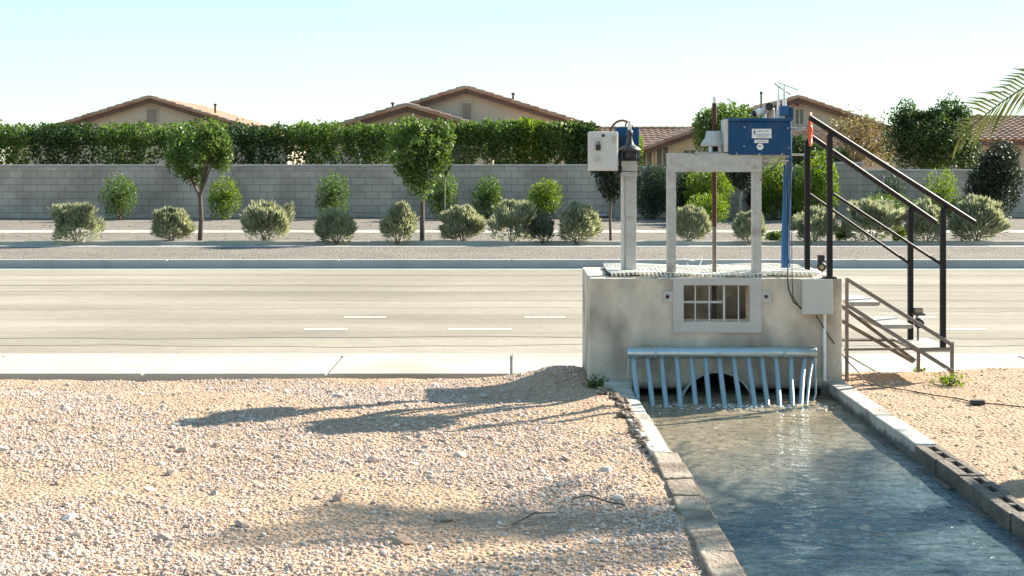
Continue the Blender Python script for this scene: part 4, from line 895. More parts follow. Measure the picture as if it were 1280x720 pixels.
sage_spec = [
 (721, 303, 254, 46, 'largest sage bush left of the concrete box with a tufted top', 0),
 (678, 303, 267, 28, 'small darker sage bush tucked against a larger one left of the box', 3),
 (861.5, 303, 261, 38, 'upright sage bush seen through the steel frame left of the stem', 1),
 (937, 303, 266, 36, 'sage bush seen just behind the right post of the steel frame', 5),
 (1017, 303, 260, 50, 'broad sage bush behind the black posts at the top of the stairs', 6),
 (1090, 303, 248, 60, 'wide sage bush growing against a rounded green shrub behind the handrails', 4),
 (1157, 303, 256, 44, 'sage bush directly behind the lower posts of the handrails', 2),
 (1221, 304, 250, 56, 'large round sage bush at the right end just beyond the handrail tips', 0),
 (640, 303, 252, 42, 'sage bush second to the left of the dark small sage bush', 4),
 (579, 303, 260, 50, 'sage bush between the pruned street tree and the round shrub at the wall', 1),
 (497, 303, 257, 40, 'sage bush just left of the pruned street tree trunk', 5),
 (421, 303, 262, 44, 'sage bush standing alone below the low left house gable', 2),
 (332, 304, 254, 50, 'plump sage bush below the far left hedge shrubs', 6),
 (214, 303, 260, 44, 'sage bush second from the left end of the verge', 1),
 (96, 304, 255, 52, 'sage bush at the left end of the verge', 4)]
protos = {}
for i, (px, yb, yt, w, lab, k) in enumerate(sage_spec):
    Y = 3132.0 / (yb - 200) + random.uniform(-.35, .5); wm = w * Y / F; h = (yb - yt) * Y / F
    if k not in protos:
        V, Q = SM[k]; t = thing('sage_bush', lab, 'bush', (0, 0, 0), 'sage bushes along the far verge')
        npmesh('foliage', V, Q, M['sage'] if k != 3 else M['sagegreen'], t); b = MB()
        for q in range(6):
            a = q * 1.05; b.tube([(0.02 * math.cos(a), .02 * math.sin(a), -.03), (.2 * math.cos(a), .2 * math.sin(a), .4)], [.012, .004], 5)
        b.build('stems', M['bark'], t); protos[k] = t
    else: t = copy_tree(protos[k]); t['label'] = lab
    t.location = (PX(px, Y), Y, -0.1); t.scale = (wm / 0.84, wm / 0.84 * random.uniform(.85, 1.15), h / 0.86 * random.uniform(.93, 1.03)); t.rotation_euler = (R(random.uniform(-7, 7)), R(random.uniform(-8, 8)), i * 1.7)

G1 = 'green shrubs along the far wall'
shrub('green_shrub', 'round yellow green shrub against the wall above the darker small sage bush', 'shrub', 680, 272, 223, 44, 40.6, M['lime'], 3600, group=G1)
shrub('green_shrub', 'round green shrub at the wall below the left house vent', 'shrub', 610, 272, 219, 38, 40.7, M['mid'], 3200, group=G1)
shrub('green_shrub', 'loose green shrub at the wall beside the pruned street tree', 'shrub', 553, 274, 212, 40, 40.2, M['mid'], 3200, group=G1)
shrub('green_shrub', 'green shrub at the wall below the low left gable', 'shrub', 415, 273, 214, 44, 40.5, M['mid'], 3000, group=G1)
shrub('green_shrub', 'yellow green shrub at the wall near the left end', 'shrub', 280, 273, 220, 42, 40.4, M['lime'], 3000, group=G1)
shrub('green_shrub', 'leftmost green shrub at the block wall', 'shrub', 150, 273, 216, 46, 40.4, M['mid'], 3000, group=G1)
shrub('green_shrub', 'low bright spreading shrub framed by the steel gate frame around the stem', 'shrub', 886, 282, 241, 54, 37.5, M['lime'], 3800, size=0.08, aspect=0.3, upright=0.8, group=G1)
shrub('tall_shrub', 'tall yellow green shrub behind the stem and steel frame', 'shrub', 885, 276, 203, 62, 40.4, M['lime'], 6500, size=0.09, aspect=0.35, upright=0.6, group=G1)
shrub('tall_shrub', 'tall dark green shrub left of the stem inside the steel frame', 'shrub', 858, 276, 205, 34, 40.9, M['deep'], 4200, group=G1)
shrub('oleander_shrub', 'dark blue green upright shrub between the left post and the frame', 'shrub', 817, 276, 207, 46, 40.6, M['olean'], 5500, size=0.13, aspect=0.2, upright=1.2, group=G1)
shrub('tall_shrub', 'tall lit shrub left of the bright blue post', 'shrub', 967, 276, 200, 42, 40.5, M['lime'], 5500, group=G1)
shrub('tall_shrub', 'tall bright shrub between the bright blue post and black rail posts', 'shrub', 1020, 276, 192, 58, 40.3, M['lime'], 7500, size=0.08, group=G1)
shrub('tall_shrub', 'dark thicket shrub low behind the right post of the steel frame', 'shrub', 948, 276, 214, 34, 41.0, M['dark'], 4200, group=G1)
shrub('tall_shrub', 'deep green shrub in the shade right behind the bright blue post', 'shrub', 992, 276, 208, 34, 41.0, M['deep'], 4200, group=G1)
shrub('green_shrub', 'rounded mid green shrub behind the upper handrail slope', 'shrub', 1108, 290, 240, 66, 36.6, M['mid'], 4600, aspect=0.4, group=G1)
shrub('green_shrub', 'rounded mid green shrub behind the lower ends of the handrails', 'shrub', 1160, 290, 244, 50, 36.7, M['mid'], 3800, aspect=0.4, group=G1)
shrub('green_shrub', 'green shrub pressed behind the large round sage bush on the right', 'shrub', 1203, 290, 249, 36, 36.6, M['mid'], 3000, group=G1)
shrub('loose_shrub', 'airy spiky yellow green shrub against the right wall section', 'shrub', 1177, 274, 211, 44, 40.6, M['lime'], 1900, size=0.11, aspect=0.2, upright=1.2, group=G1)
shrub('loose_shrub', 'thin dark upright shrub on the wall above the rounded green shrub', 'shrub', 1115, 274, 214, 36, 41.0, M['olean'], 1500, size=0.12, aspect=0.2, upright=1.3, group=G1)
for px, w, lab in ((1053, 20, 'low bright green plant between two sage bushes behind the upper posts'), (1123, 20, 'low bright green plant beside the wide sage bush behind the stairs'), (969, 24, 'low dark green plant left of the bright blue post')):
    shrub('low_plant', lab, 'plant', px, 302, 282 if px != 969 else 289, w, 30.9, M['lime'] if px != 969 else M['mid'], 900, size=0.06, zb=-0.1, stems=False, group='low plants on the far verge')

# hedge on the far side of the wall
HG = 'clipped hedge shrubs behind the wall'
for px, w, yt, lab, m_ in ((576, 46, 153, 'clipped hedge shrub just right of the pruned street tree', 'mid'), (624, 52, 152.5, 'clipped hedge shrub below the left house vent', 'mid'), (664, 42, 152.5, 'narrow clipped hedge shrub below the left roof slope', 'lime'),
        (696, 50, 154, 'clipped hedge shrub left of the grey cabinet', 'mid'), (728, 40, 155, 'dark clipped hedge shrub touching the grey cabinet', 'deep'), (470, 74, 156, 'clipped hedge shrub left of the pruned street tree', 'mid'), (398, 78, 155, 'clipped hedge shrub under the low left gable', 'mid'),
        (322, 80, 157, 'clipped hedge shrub left of the low gable house', 'deep'), (242, 86, 155, 'third clipped hedge shrub from the left end', 'mid'), (160, 84, 157, 'second clipped hedge shrub from the left end', 'mid'), (80, 82, 156, 'leftmost clipped hedge shrub', 'deep'), (0, 86, 157, 'clipped hedge shrub cut by the left picture edge', 'mid')):
    Y = 44.0; x = PX(px, Y); rx = w * Y / F / 2; zt = PZ(yt, Y)
    t = thing('hedge_shrub', lab, 'hedge', (x, Y, -0.1), HG)
    lobes = []
    for zc_, hh in ((0.75, 0.85), (zt - 0.62, 0.66), (zt - 0.30, 0.33)):
        for s in (-1, 0, 1): lobes.append(((x + s * rx * .55, Y + 0.1 * s * s, zc_), (rx * .52, rx * .62 + .1, hh)))
    crown('foliage', lobes, 9500, 0.10, M[m_], t, int(px) + 9, 0.6, 0.1, clump=0.17, cf=0.9, shell=0.2)
    b = MB(); b.tube([(x, Y, -0.2), (x, Y, 1.6)], [0.07, 0.04], 7); b.build('trunk', M['bark'], t)

def tree(name, label, px, Y, zb, trunk, lobes_px, m, n, size, seed, bark='bark', r0=0.05, group=None, cat='tree', limbs=5, **kw):
    """lobes_px: (cx, cy, rx, ry) in photo pixels at depth Y"""
    x = PX(px, Y); t = thing(name, label, cat, (x, Y, zb), group); k = Y / F
    lobes = [((PX(a, Y), Y + (i % 3 - 1) * c * k * .35, PZ(b_, Y)), (c * k, c * k * .9, d * k)) for i, (a, b_, c, d) in enumerate(lobes_px)]
    b = MB(); top = lobes[0][0]; tp = [(x, Y, zb - .1), (x + random.uniform(-.03, .03), Y, zb + (trunk - zb) * .5), (x, Y, trunk)]
    b.tube(tp, [r0 * 1.2, r0, r0 * .8], 8); b.build('trunk', M[bark], t)
    for i in range(limbs):
        l = lobes[i % len(lobes)]; a = i * 2.4; e = Vector(l[0]) + Vector((math.cos(a) * l[1][0] * .6, math.sin(a) * l[1][1] * .6, l[1][2] * .3))
        b = MB(); s_ = Vector((x, Y, trunk)); b.tube([s_, s_.lerp(e, .5) + Vector((0, 0, .05)), e], [r0 * .6, r0 * .35, r0 * .12], 6); b.build('limb', M[bark], t)
    crown('crown', lobes, n, size, m, t, seed, **kw)
    return t
tree('street_tree', 'small dark street tree below the grey cabinet with a thin trunk', 763.5, 31.0, -0.1, PZ(250, 31), [(768, 218, 24, 26), (755, 205, 20, 18), (782, 205, 18, 20), (765, 238, 13, 14)], M['dark'], 6000, 0.07, 71, r0=0.028)
tree('street_tree', 'small dark tree with pale trunk seen between the stem and right frame post', 925.5, 39.5, -0.04, PZ(238, 39.5), [(928, 215, 20, 22), (918, 205, 15, 14), (935, 208, 14, 14)], M['dark'], 5000, 0.08, 73, 'palebark', r0=0.045)
tree('street_tree', 'large pruned street tree with hanging left crown before the hedge', 528, 31.0, -0.1, PZ(246, 31), [(522, 180, 36, 30), (552, 172, 18, 22), (503, 184, 18, 34), (528, 214, 22, 30), (543, 200, 20, 22), (512, 208, 16, 22), (530, 160, 26, 12)], M['mid'], 11000, 0.085, 75, r0=0.05, gap=-0.45, cf=1.1, clump=0.3)
tree('street_tree', 'round street tree on the verge at the left picture side', 250, 31.0, -0.1, PZ(246, 31), [(246, 180, 28, 26), (226, 196, 22, 18), (274, 192, 18, 24), (262, 168, 20, 18), (240, 214, 18, 14)], M['mid'], 9000, 0.085, 77, r0=0.05, gap=-0.4, cf=1.1, clump=0.35, limbs=8)
# drooping stalks beside the pruned tree
tree('garden_tree', 'leafy green tree behind the wall above the grey gearbox', 905, 46, -0.1, 1.6, [(905, 165, 36, 36), (888, 160, 22, 24), (925, 152, 22, 24), (906, 147, 14, 17), (938, 165, 16, 30)], M['mid'], 15000, 0.10, 81, r0=0.09, clump=0.25, cf=0.9, gap=-0.9)
tree('garden_tree', 'dense dark green tree standing behind the right wall section', 1165, 45.5, -0.1, 1.4, [(1162, 178, 40, 40), (1135, 172, 24, 36), (1190, 168, 28, 38), (1165, 150, 22, 18), (1138, 150, 18, 17), (1192, 146, 20, 16), (1206, 190, 16, 30)], M['deep'], 26000, 0.10, 83, r0=0.1, clump=0.5, cf=0.55, gap=-0.8)
tree('garden_tree', 'sparse tan and olive tree in front of the right gabled house', 1068, 47, -0.1, 1.4, [(1068, 175, 40, 36), (1052, 160, 18, 16), (1084, 158, 20, 18), (1096, 185, 20, 26)], M['autumn'], 3800, 0.09, 85, r0=0.06, clump=0.35, cf=1.1, gap=-0.45, limbs=9)
tree('garden_tree', 'dark green bushy tree behind the wall beside the black rail posts', 1020, 44.5, -0.1, 1.2, [(1018, 200, 26, 20), (1044, 202, 20, 16), (998, 190, 14, 22)], M['deep'], 6500, 0.10, 87, r0=0.06)
tree('garden_tree', 'pale green slim tree behind the wall right of the blue housing', 790, 45, -0.1, 1.3, [(790, 188, 14, 22), (784, 172, 9, 12)], M['lime'], 3000, 0.09, 89, r0=0.04, clump=0.3, gap=-0.7)
tree('dark_tree', 'dark bushy tree in front of the wall under the palm fronds', 1243, 37.5, -0.05, 0.6, [(1243, 225, 30, 40), (1252, 205, 22, 28), (1232, 240, 22, 26)], M['dark'], 10000, 0.085, 91, r0=0.06, clump=0.25, cf=1.2)
t = thing('bare_shrub', 'bare twiggy plant rising above the wall behind the grey cabinet', 'plant', (PX(756, 44), 44, -0.1))
b = MB()
for i in range(9):
    a = -1.2 + i * .3; e = Vector((PX(756, 44) + math.sin(a) * .42, 44 + random.uniform(-.2, .2), PZ(168, 44) + math.cos(a) * random.uniform(.1, .4)))
    b.tube([(PX(756, 44), 44, -.2), (PX(756, 44) + math.sin(a) * .12, 44, 1.6), e], [.02, .012, .006], 5)
b.build('twigs', M['palebark'], t)

# agave-like arching stalks at the pruned tree
t = thing('arching_plant', 'arching grassy stalks beside the pruned street tree', 'plant', (PX(556, 31.4), 31.4, -0.1))
Vs, Qs = [], []; r = np.random.default_rng(5)
b = MB()
for i in range(26):
    a = r.uniform(-.9, 1.4); L_ = r.uniform(.5, 1.0); base = Vector((PX(556, 31.4), 31.4, PZ(222, 31.4))); mid = base + Vector((math.sin(a) * L_ * .45, r.uniform(-.2, .2), L_ * .75)); e = base + Vector((math.sin(a) * L_ * 1.05, r.uniform(-.3, .3), L_ * .72))
    b.tube([base, base.lerp(mid, .6), mid, e], [.008, .007, .006, .002], 4)
b.build('stalks', M['sagegreen'], t); b = MB(); b.tube([(PX(556, 31.4), 31.4, -.2), (PX(556, 31.4), 31.4, PZ(222, 31.4))], [.02, .014], 7); b.build('stem', M['palebark'], t)

# weeds near the box and on the dirt
def weed(label, x, y, m, s, n=120):
    r = np.random.default_rng(int(abs(x * 100))); z = gz(x, y); t = thing('weed', label, 'weed', (x, y, z))
    P_ = np.stack([r.normal(0, s * .35, n), r.normal(0, s * .3, n), np.abs(r.normal(0, s * .28, n))], -1) + np.array([x, y, z + 0.005])
    V, Q = leafarr(P_, r.normal(size=(n, 3)) + np.array([0, 0, .6]), r.normal(size=(n, 3)), r.uniform(.02, .045, n), r.uniform(.008, .018, n)); npmesh('leaves', V, Q, m, t)
    b = MB()
    for i in range(7): a = i * .9; b.tube([(x, y, z - .01), (x + s * .6 * math.cos(a), y + s * .5 * math.sin(a), z + s * random.uniform(.3, .8))], .002, 4)
    b.build('stems', M['bark'], t)
weed('ragged green weed at the left foot of the concrete box', 0.60, 10.38, M['mid'], 0.11, 220)
weed('small bright green weed on the dirt below the stairs', PX(1187, 10.55), 10.55, M['lime'], 0.13, 200)
weed('tiny green weed at the sidewalk edge behind the stairs', PX(1149, 11.45), 11.45, M['lime'], 0.05, 60)
r = np.random.default_rng(3)
for i, (pxs, lab) in enumerate((([(716, 627, 6.9), (735, 624, 6.95), (760, 629, 6.85), (781, 631, 6.8), (783, 640, 6.7)], 'curved dry twig on the gravel near the worn block wall'), ([(640, 662, 6.4), (668, 650, 6.6), (694, 648, 6.6)], 'short dry twig on the gravel at the bottom'))):
    b = MB(); b.tube([(PX(a, Yy), Yy, gz(PX(a, Yy), Yy) + 0.028) for a, _, Yy in pxs], [0.004] * (len(pxs) - 1) + [0.002], 6); tag(b.build('twig', M['bark']), lab, 'twig')

# dry leaf litter
n = 900; r = np.random.default_rng(77)
X = np.concatenate([r.uniform(-3.5, 0.7, 130), r.uniform(2.5, 4.4, 50), r.uniform(-22, 16, 720)]); Y = np.concatenate([r.uniform(5.2, 11.3, 130), r.uniform(7, 11.5, 50), np.where(r.uniform(0, 1, 720) < .5, r.uniform(30.7, 34, 720), r.uniform(36, 41.7, 720))])
Z = np.where(Y < 12, gheight(X[None], Y[None])[0] + 0.016, np.where(Y < 35, -0.085, -0.05 + 0.0 * Y)); Z = np.where(Y > 36, -0.09 + 0.06 * sstep(36, 41, Y) + 0.025, Z)
a = r.uniform(0, 6.28, n); L_ = np.where(Y < 12, r.uniform(.015, .035, n), r.uniform(.05, .12, n))
V, Q = leafarr(np.stack([X, Y, Z], -1), np.stack([np.cos(a), np.sin(a), r.uniform(-.2, .3, n)], -1), np.stack([r.normal(0, .3, n), r.normal(0, .3, n), np.ones(n)], -1), L_, L_ * .45)
M['litter'] = stonemat('dry_leaf', [(0.12, 0.08, 0.045), (0.24, 0.17, 0.09), (0.32, 0.25, 0.15)])
kind(npmesh('leaf_litter', V, Q, M['litter']), 'stuff')

# palm at the right edge
def palm():
    bx, by = 5.16, 9.0; zc_ = 2.28
    t = thing('palm_tree', 'palm tree at the right edge with feathery fronds over the scene', 'palm', (bx, by, gz(bx, by)))
    b = MB(); pts = []; rad = []
    for i in range(26):
        f = i / 25; pts.append((bx + .05 * f, by, -0.1 + (zc_ + .1) * f)); rad.append(0.15 - .03 * f + (0.018 if i % 2 else 0))
    b.tube(pts, rad, 14); b.build('trunk', M['bark'], t)
    rng = np.random.default_rng(9); spec = [(3.14, 0.34, 2.62, 1.15), (3.06, 0.66, 2.35, .75), (3.22, -0.10, 2.0, .55), (2.85, 0.75, 2.2, 1.0), (3.6, 0.8, 2.1, 1.0), (3.15, -0.25, 1.7, .5)]
    for i in range(9): spec.append((i * 2.399 + .4, rng.uniform(-.2, 1.25), rng.uniform(1.8, 2.3), rng.uniform(.7, 1.2)))
    for (az, el, ln, droop) in spec:
        h = Vector((math.cos(az), math.sin(az), 0)); p0 = Vector((bx + .05, by, zc_)); P = []; n = 22
        p = p0.copy(); e = el
        for k in range(n + 1):
            P.append(p.copy()); p = p + (h * math.cos(e) + Vector((0, 0, 1)) * math.sin(e)) * (ln / n); e -= droop / n * 1.0
        b = MB(); b.tube(P, [0.014 - .011 * k / n for k in range(n + 1)], 5); fr = b.build('frond', M['palm'], t)
        tw = 0.95 if abs(az - 3.12) < .15 else rng.uniform(-.5, .5); side = Vector((-math.sin(az) * math.cos(tw), math.cos(az) * math.cos(tw), math.sin(tw))); Vl = []; Ql = []
        m = 84
        for q in range(m):
            f = 0.12 + .88 * q / m; k = min(int(f * n), n - 1); base = P[k].lerp(P[k + 1], f * n - k); d = (P[k + 1] - P[k]).normalized(); up = side.cross(d)
            for s in (-1, 1):
                L_ = (0.37 - .2 * abs(f - .45)) * rng.uniform(.85, 1.1) * (1 if f < .9 else .7)
                dirv = (d * .75 + side * s * .8 + up * rng.uniform(-.15, .3)).normalized(); tip = (dirv + Vector((0, 0, -.25))).normalized()
                w_ = d.cross(dirv).cross(dirv).normalized() * 0.008
                mid = base + dirv * L_ * .5; e_ = mid + tip * L_ * .5; kk = len(Vl)
                Vl += [base - w_ * .5, base + w_ * .5, mid + w_, mid - w_, e_ + w_ * .15, e_ - w_ * .15]; Ql += [(kk, kk + 1, kk + 2, kk + 3), (kk + 3, kk + 2, kk + 4, kk + 5)]
        npmesh('leaflets', np.array([tuple(v) for v in Vl]), Ql, M['palm'], fr)
    return t
palm()

# ------------------------------------------------------------------ block walls
WY = 41.9
def wallrun(label, x0, x1, y, zt, mat_='wall', th=0.2):
    t = thing('block_wall', label, 'wall', ((x0 + x1) / 2, y, -0.1))
    b = MB(); b.box(x0, x1, y, y + th, -0.4, zt - 0.06); b.build('masonry', M[mat_], t)
    b = MB(); x = x0
    while x < x1: b.box(x + .003, min(x + .4, x1) - .003, y - 0.03, y + th + 0.03, zt - 0.059, zt); x += .4
    b.build('cap_course', M['cap'], t, bevel=0.006); return t
wallrun('long grey block wall with pale cap running behind the left shrubs', -40, PX(770, WY), WY, 1.51)
wallrun('grey block wall section behind the steel gate frame', PX(770, WY) + .42, PX(1046, WY), WY + .1, 1.46)
wallrun('shaded block wall section behind the handrails and dark tree', PX(1078, WY) + .0, 45, WY, 1.37)
for px, zt, lab in ((775, 1.5, 'grey block pillar in the wall behind the small street tree'), (1061, 1.52, 'grey block pillar behind the two black handrails')):
    x = PX(px, WY); t = thing('block_pillar', lab, 'pillar', (x, WY, -.1)); w = .2 if px < 800 else .36
    b = MB(); b.box(x - w, x + w, WY - .16, WY + .3, -.4, zt); b.build('masonry', M['wall'], t); b = MB(); b.box(x - w - .02, x + w + .02, WY - .18, WY + .32, zt + .001, zt + .06); b.build('cap', M['cap'], t, bevel=.006)
t = thing('valve_box', 'pale irrigation valve box lid on the gravel below the wall', 'valve box', (PX(750, 41), 41, -.03))
b = MB(); b.box(PX(741, 41), PX(760, 41), 40.7, 41.2, -.1, .06); b.build('body', M['deepgreen'] if 'deepgreen' in M else M['iron'], t, bevel=.01)
b = MB(); b.box(PX(744, 41), PX(758, 41), 40.75, 41.15, .061, .085); b.build('lid', M['cap'], t, bevel=.006)

# ------------------------------------------------------------------ houses
def tilefield(x0, x1, ye, ze, yr, zr, parent, along='x', name='tile_roof'):
    """tiled slope rising from eave (ye,ze) to ridge (yr,zr); corrugated real geometry"""
    L_ = math.hypot(yr - ye, zr - ze); nc = max(2, int(L_ / 0.36)); nu = int((x1 - x0) / 0.30) * 6
    U = np.linspace(0, x1 - x0, nu + 1); rows = []
    for c in range(nc):
        for q in (0.0, 0.999): rows.append(((c + q) / nc, 0.055 * (1 - q)))
    dy, dz = (yr - ye) / L_, (zr - ze) / L_; Vv = []
    for f, lift in rows:
        prof = 0.045 * np.abs(np.sin(U / 0.30 * math.pi)) ** 0.8 + lift
        y = ye + dy * L_ * f - dz * prof; z = ze + dz * L_ * f + dy * prof * (1 if dy > 0 else -1)
        if dy < 0: y = ye + dy * L_ * f + dz * prof
        Vv.append(np.stack([x0 + U, y, z], -1))
    V = np.concatenate(Vv); n = nu + 1; I = (np.arange(len(rows) - 1)[:, None] * n + np.arange(nu)[None]).ravel()
    if along == 'y': V = V[:, [1, 0, 2]]
    return npmesh(name, V, np.stack([I, I + 1, I + n + 1, I + n], -1), M['tilefield'], parent)

def gable(label, Y0, xc, zpk, hl, hr, slope, depth, stucco, name='house', vent=None, win=(), zb=-0.6):
    """gable facing the road; hl/hr = half widths incl. overhang"""
    t = thing(name, label, 'house', (xc, Y0, zb))
    zl, zr_ = zpk - slope * hl, zpk - slope * hr; oh = 0.35
    b = MB(); b.prism([(xc - hl + oh, zb), (xc + hr - oh, zb), (xc + hr - oh, zr_ + oh * slope - .16), (xc, zpk - .16), (xc - hl + oh, zl + oh * slope - .16)], Y0, Y0 + depth); b.build('wall', M[stucco], t)
    for s, h, ze in ((-1, hl, zl), (1, hr, zr_)):
        tilefield(Y0 - .38, Y0 + depth + .3, xc + s * h, ze, xc, zpk, t, along='y')
        b = MB(); b.bar((xc, Y0 - .30, zpk - .13), (xc + s * h, Y0 - .30, ze - .13), 0.05, 0.17); b.build('fascia', M['fascia'], t)
        b = MB(); b.prism([(xc, zpk - .05), (xc + s * h, ze - .05), (xc + s * h, ze - .12), (xc, zpk - .12)][::s], Y0 - .27, Y0 + depth + .25); b.build('roof_deck', M['fascia'], t)
        # rake tiles
        k = int(math.hypot(h, zpk - ze) / .36); P0 = Vector((xc, Y0 - .36, zpk + .02)); P1 = Vector((xc + s * h, Y0 - .36, ze + .02)); b = MB()
        for i in range(k):
            a = P0.lerp(P1, i / k); c = P0.lerp(P1, (i + 1.08) / k); b.tube([a + Vector((0, 0, .0)), c + Vector((0, 0, .025))], [0.075, 0.092], 10)
        b.build('edge_tiles', M['tile'], t)
    for q in ((0.35, -0.55) if hl > 5 else ()):
        px_ = xc + q * (hr if q > 0 else hl); pz = zpk - slope * abs(q) * (hr if q > 0 else hl); b = MB(); b.tube([(px_, Y0 + 2.6, pz - .1), (px_, Y0 + 2.6, pz + .42)], 0.045, 8); b.tube([(px_, Y0 + 2.6, pz + .42), (px_, Y0 + 2.6, pz + .5)], 0.075, 8); b.build('roof_vent', M['fascia'], t)
    if vent:
        vx, vz, w, h = vent; b = MB(); b.box(vx - w / 2 - .07, vx + w / 2 + .07, Y0 - .045, Y0 - .001, vz - h / 2 - .07, vz + h / 2 + .07); fr = b.build('vent_frame', M[stucco], t, bevel=.01)
        b = MB()
        for i in range(8): z = vz - h / 2 + h * (i + .5) / 8; b.bar((vx - w / 2, Y0 - .065, z), (vx + w / 2, Y0 - .065, z), 0.03, h / 8 * .8)
        b.build('louvres', M['shutter'], fr)
    for (x, z, w, h) in win: window(t, x, z, w, h, Y0, stucco)
    return t
def window(t, x, z, w, h, Y0, stucco):
    b = MB(); 
    for (a, c, d, e) in ((x - w / 2 - .06, x + w / 2 + .06, z + h / 2, z + h / 2 + .07), (x - w / 2 - .06, x + w / 2 + .06, z - h / 2 - .07, z - h / 2), (x - w / 2 - .06, x - w / 2, z - h / 2, z + h / 2), (x + w / 2, x + w / 2 + .06, z - h / 2, z + h / 2)): b.box(a, c, Y0 - .06, Y0 - .001, d, e)
    f = b.build('window', M[stucco], t)
    b = MB(); b.box(x - w / 2 + .001, x + w / 2 - .001, Y0 - .02, Y0 - .002, z - h / 2 + .001, z + h / 2 - .001); b.build('pane', M['glass'], f)
    b = MB(); n = max(2, int(w / .45))
    for i in range(1, n): xx = x - w / 2 + w * i / n; b.box(xx - .02, xx + .02, Y0 - .035, Y0 - .0201, z - h / 2 + .01, z + h / 2 - .01)
    b.build('mullion', M[stucco], f)

# left house, behind the hedge
YA = 56.0; kA = YA / F
gable('cream house with a broad tiled gable and louvred vent above the hedge', YA, PX(583, YA), PZ(110, YA), 5.6, 5.2, 0.31, 9, 'stuccoA', vent=(PX(583.5, YA), PZ(139, YA), .34, .62))
gable('lower cream garage wing with tiled gable left of the broad gable', 50.0, PX(510, 50), PZ(132, 50), 3.9, 3.3, 0.30, 5.5, 'stuccoA', name='garage')
gable('cream house with tiled gable at the far left beyond the hedge', 60.0, PX(190, 60), PZ(122, 60), 6.2, 6.0, 0.31, 9, 'stuccoA', vent=(PX(190, 60), PZ(145, 60), .4, .6))
# solar panel edge on the left house roof
t = thing('solar_panel', 'dark solar panel edge on the right slope of the broad gabled roof', 'solar panel', P3(690, 146, 57.5))
b = MB(); b.bar(P3(669, 136.5, 57.5), P3(714, 151.5, 57.5), 3.4, .05); b.build('panel', M['lens'], t); b = MB(); b.bar(P3(672, 139, 56.3), P3(672, 143, 56.3), .05); b.bar(P3(705, 150, 56.3), P3(705, 154, 56.3), .05); b.build('mounting_feet', M['galv'], t)

# middle warm house: wide roof plane behind and a gabled wing
YB = 58.0
t = gable('warm yellow stucco house wing with tan gable behind the steel frame', YB, PX(915, YB), PZ(146, YB), 4.1, 3.6, 0.37, 7, 'stuccoB', win=((PX(808, YB) , PZ(200, YB), .42, .9), (PX(828, YB), PZ(199.5, YB), .46, 1.0), (PX(862, YB), PZ(194, YB), .5, .4)))
t = thing('house', 'low house with long tiled roof facing the road behind the blue housing', 'house', (PX(800, 66), 66, -.6))
b = MB(); b.box(PX(735, 66), PX(930, 66), 66.3, 74, -.6, PZ(190, 66)); b.build('wall', M['stuccoB'], t)
tilefield(PX(728, 66), PX(935, 66), 65.0, PZ(190, 65), 69.5, PZ(162, 69.5), t); tilefield(PX(728, 66), PX(935, 66), 74.0, PZ(190, 65), 69.5, PZ(162, 69.5), t)
b = MB(); b.bar((PX(728, 66), 65.0, PZ(190, 65) - .1), (PX(935, 66), 65.0, PZ(190, 65) - .1), .05, .18); b.build('fascia', M['fascia'], t)
b = MB(); x = PX(728, 66); 
while x < PX(935, 66): b.tube([(x, 69.5, PZ(162, 69.5) + .05), (x + .38, 69.5, PZ(162, 69.5) + .065)], [.09, .105], 8); x += .36
b.build('ridge_tiles', M['tile'], t)

# right house
YC = 60.0
t = gable('cream house with brown tiled gable behind the orange handwheel', YC, PX(996, YC), PZ(121.5, YC), 1.5, 5.6, 0.345, 8, 'stuccoA', win=((PX(999, YC), PZ(146, YC), .32, .62),))
tilefield(PX(965, 55), PX(1118, 55), 53.5, PZ(186, 53.5), 58.5, PZ(163, 58.5), t, name='lower_roof')
b = MB(); b.box(PX(968, 55), PX(1114, 55), 54.4, YC - .01, -.6, PZ(186, 54) - .0); b.build('porch_wall', M['stuccoA'], t)
b = MB(); b.bar((PX(965, 55), 53.5, PZ(186, 53.5) - .08), (PX(1118, 55), 53.5, PZ(186, 53.5) - .08), .05, .16); b.build('fascia', M['fascia'], t)
b = MB(); b.tube([P3(997, 131, YC - .1), P3(997, 127.5, YC - .5)], .06, 6); b.build('ridge_bracket', M['fascia'], t)
# far right house under the palm
YD = 57.0
t = thing('house', 'cream house with pale tiled roof at the right edge behind the palm', 'house', (PX(1290, YD), YD, -.6))
b = MB(); b.box(PX(1212, YD), PX(1440, YD), YD + .6, YD + 9, -.6, PZ(176, YD)); b.build('wall', M['stuccoA'], t)
tilefield(PX(1206, YD), PX(1450, YD), YD, PZ(176, YD), YD + 5, PZ(145, YD + 5), t); tilefield(PX(1206, YD), PX(1450, YD), YD + 10, PZ(176, YD), YD + 5, PZ(145, YD + 5), t)
b = MB(); b.bar((PX(1206, YD), YD, PZ(176, YD) - .1), (PX(1450, YD), YD, PZ(176, YD) - .1), .05, .17); b.build('fascia', M['fascia'], t)
b = MB(); zb_ = PZ(176, YD); zt_ = PZ(145, YD + 5); x = PX(1212, YD); b.add([(x, YD + .6, zb_ - .01), (x, YD + 9, zb_ - .01), (x, YD + 5, zt_ - .12), (x + .2, YD + .6, zb_ - .01), (x + .2, YD + 9, zb_ - .01), (x + .2, YD + 5, zt_ - .12)], [(0, 1, 2), (5, 4, 3), (0, 2, 5, 3), (1, 4, 5, 2)]); b.build('gable_end', M['stuccoA'], t)

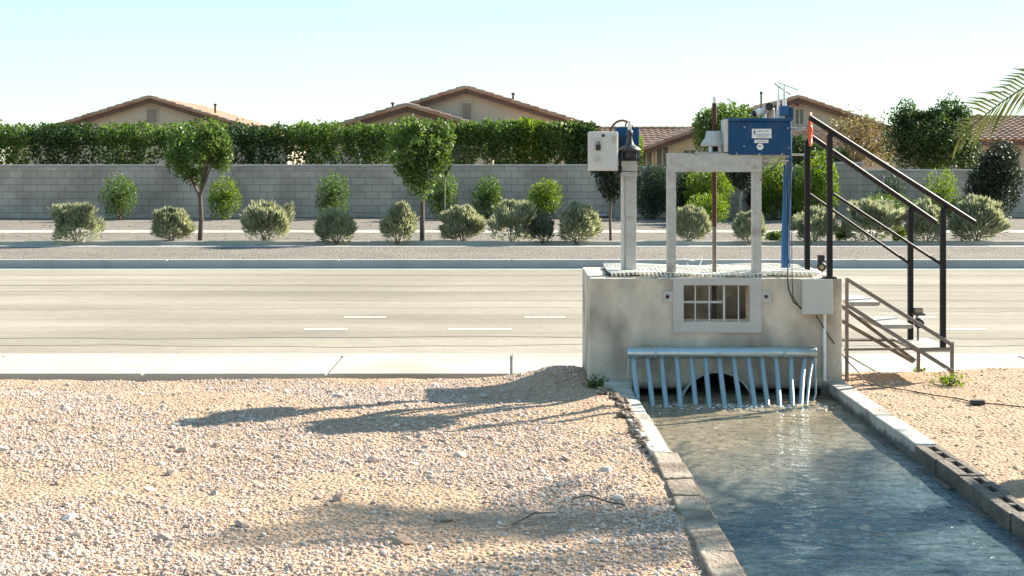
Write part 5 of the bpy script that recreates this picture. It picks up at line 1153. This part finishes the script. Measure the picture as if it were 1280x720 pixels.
# ------------------------------------------------------------------ light, sky, camera
AZ, EL = R(57), R(30)
sd = Vector((math.sin(AZ) * math.cos(EL), math.cos(AZ) * math.cos(EL), math.sin(EL)))
sl = bpy.data.lights.new('sun', 'SUN'); sl.energy = 4.2; sl.angle = R(0.55); sl.color = (1.0, 0.93, 0.80)
so = bpy.data.objects.new('sun', sl); COL.objects.link(so); so.rotation_euler = sd.to_track_quat('Z', 'Y').to_euler(); so.location = (20, 20, 20)
w = bpy.data.worlds.new('World'); S.world = w; w.use_nodes = True; nt = w.node_tree
bg = nt.nodes['Background']; bg.inputs['Strength'].default_value = 0.145
sky = nt.nodes.new('ShaderNodeTexSky'); sky.sky_type = 'NISHITA'; sky.sun_disc = False; sky.sun_elevation = EL; sky.sun_rotation = AZ
sky.altitude = 350; sky.air_density = 1.0; sky.dust_density = 0.15; sky.ozone_density = 1.0
tint = nt.nodes.new('ShaderNodeMix'); tint.data_type = 'RGBA'; tint.blend_type = 'MULTIPLY'; tint.inputs['Factor'].default_value = 1; tint.inputs[7].default_value = (0.94, 1.12, 1.12, 1)
gm = nt.nodes.new('ShaderNodeGamma'); gm.inputs[1].default_value = 0.38; nt.links.new(sky.outputs[0], gm.inputs[0]); hs = nt.nodes.new('ShaderNodeHueSaturation'); hs.inputs['Saturation'].default_value = 1.7; nt.links.new(gm.outputs[0], hs.inputs['Color']); nt.links.new(hs.outputs[0], tint.inputs[6]); nt.links.new(tint.outputs[2], bg.inputs[0])
cam = bpy.data.cameras.new('camera'); co = bpy.data.objects.new('camera', cam); COL.objects.link(co)
cam.sensor_width = 36; cam.lens = 36 * F / 1280; co.location = (0, 0, EYE); co.rotation_euler = (R(90), 0, 0); cam.shift_y = -160 / 1280
cam.clip_start = 0.1; cam.clip_end = 5000; S.camera = co
S.view_settings.view_transform = 'Standard'; S.view_settings.look = 'None'; S.view_settings.exposure = 1.85; S.view_settings.gamma = 1
S.cycles.use_denoising = True; S.cycles.max_bounces = 8; S.cycles.transparent_max_bounces = 8
S.render.engine = 'CYCLES'
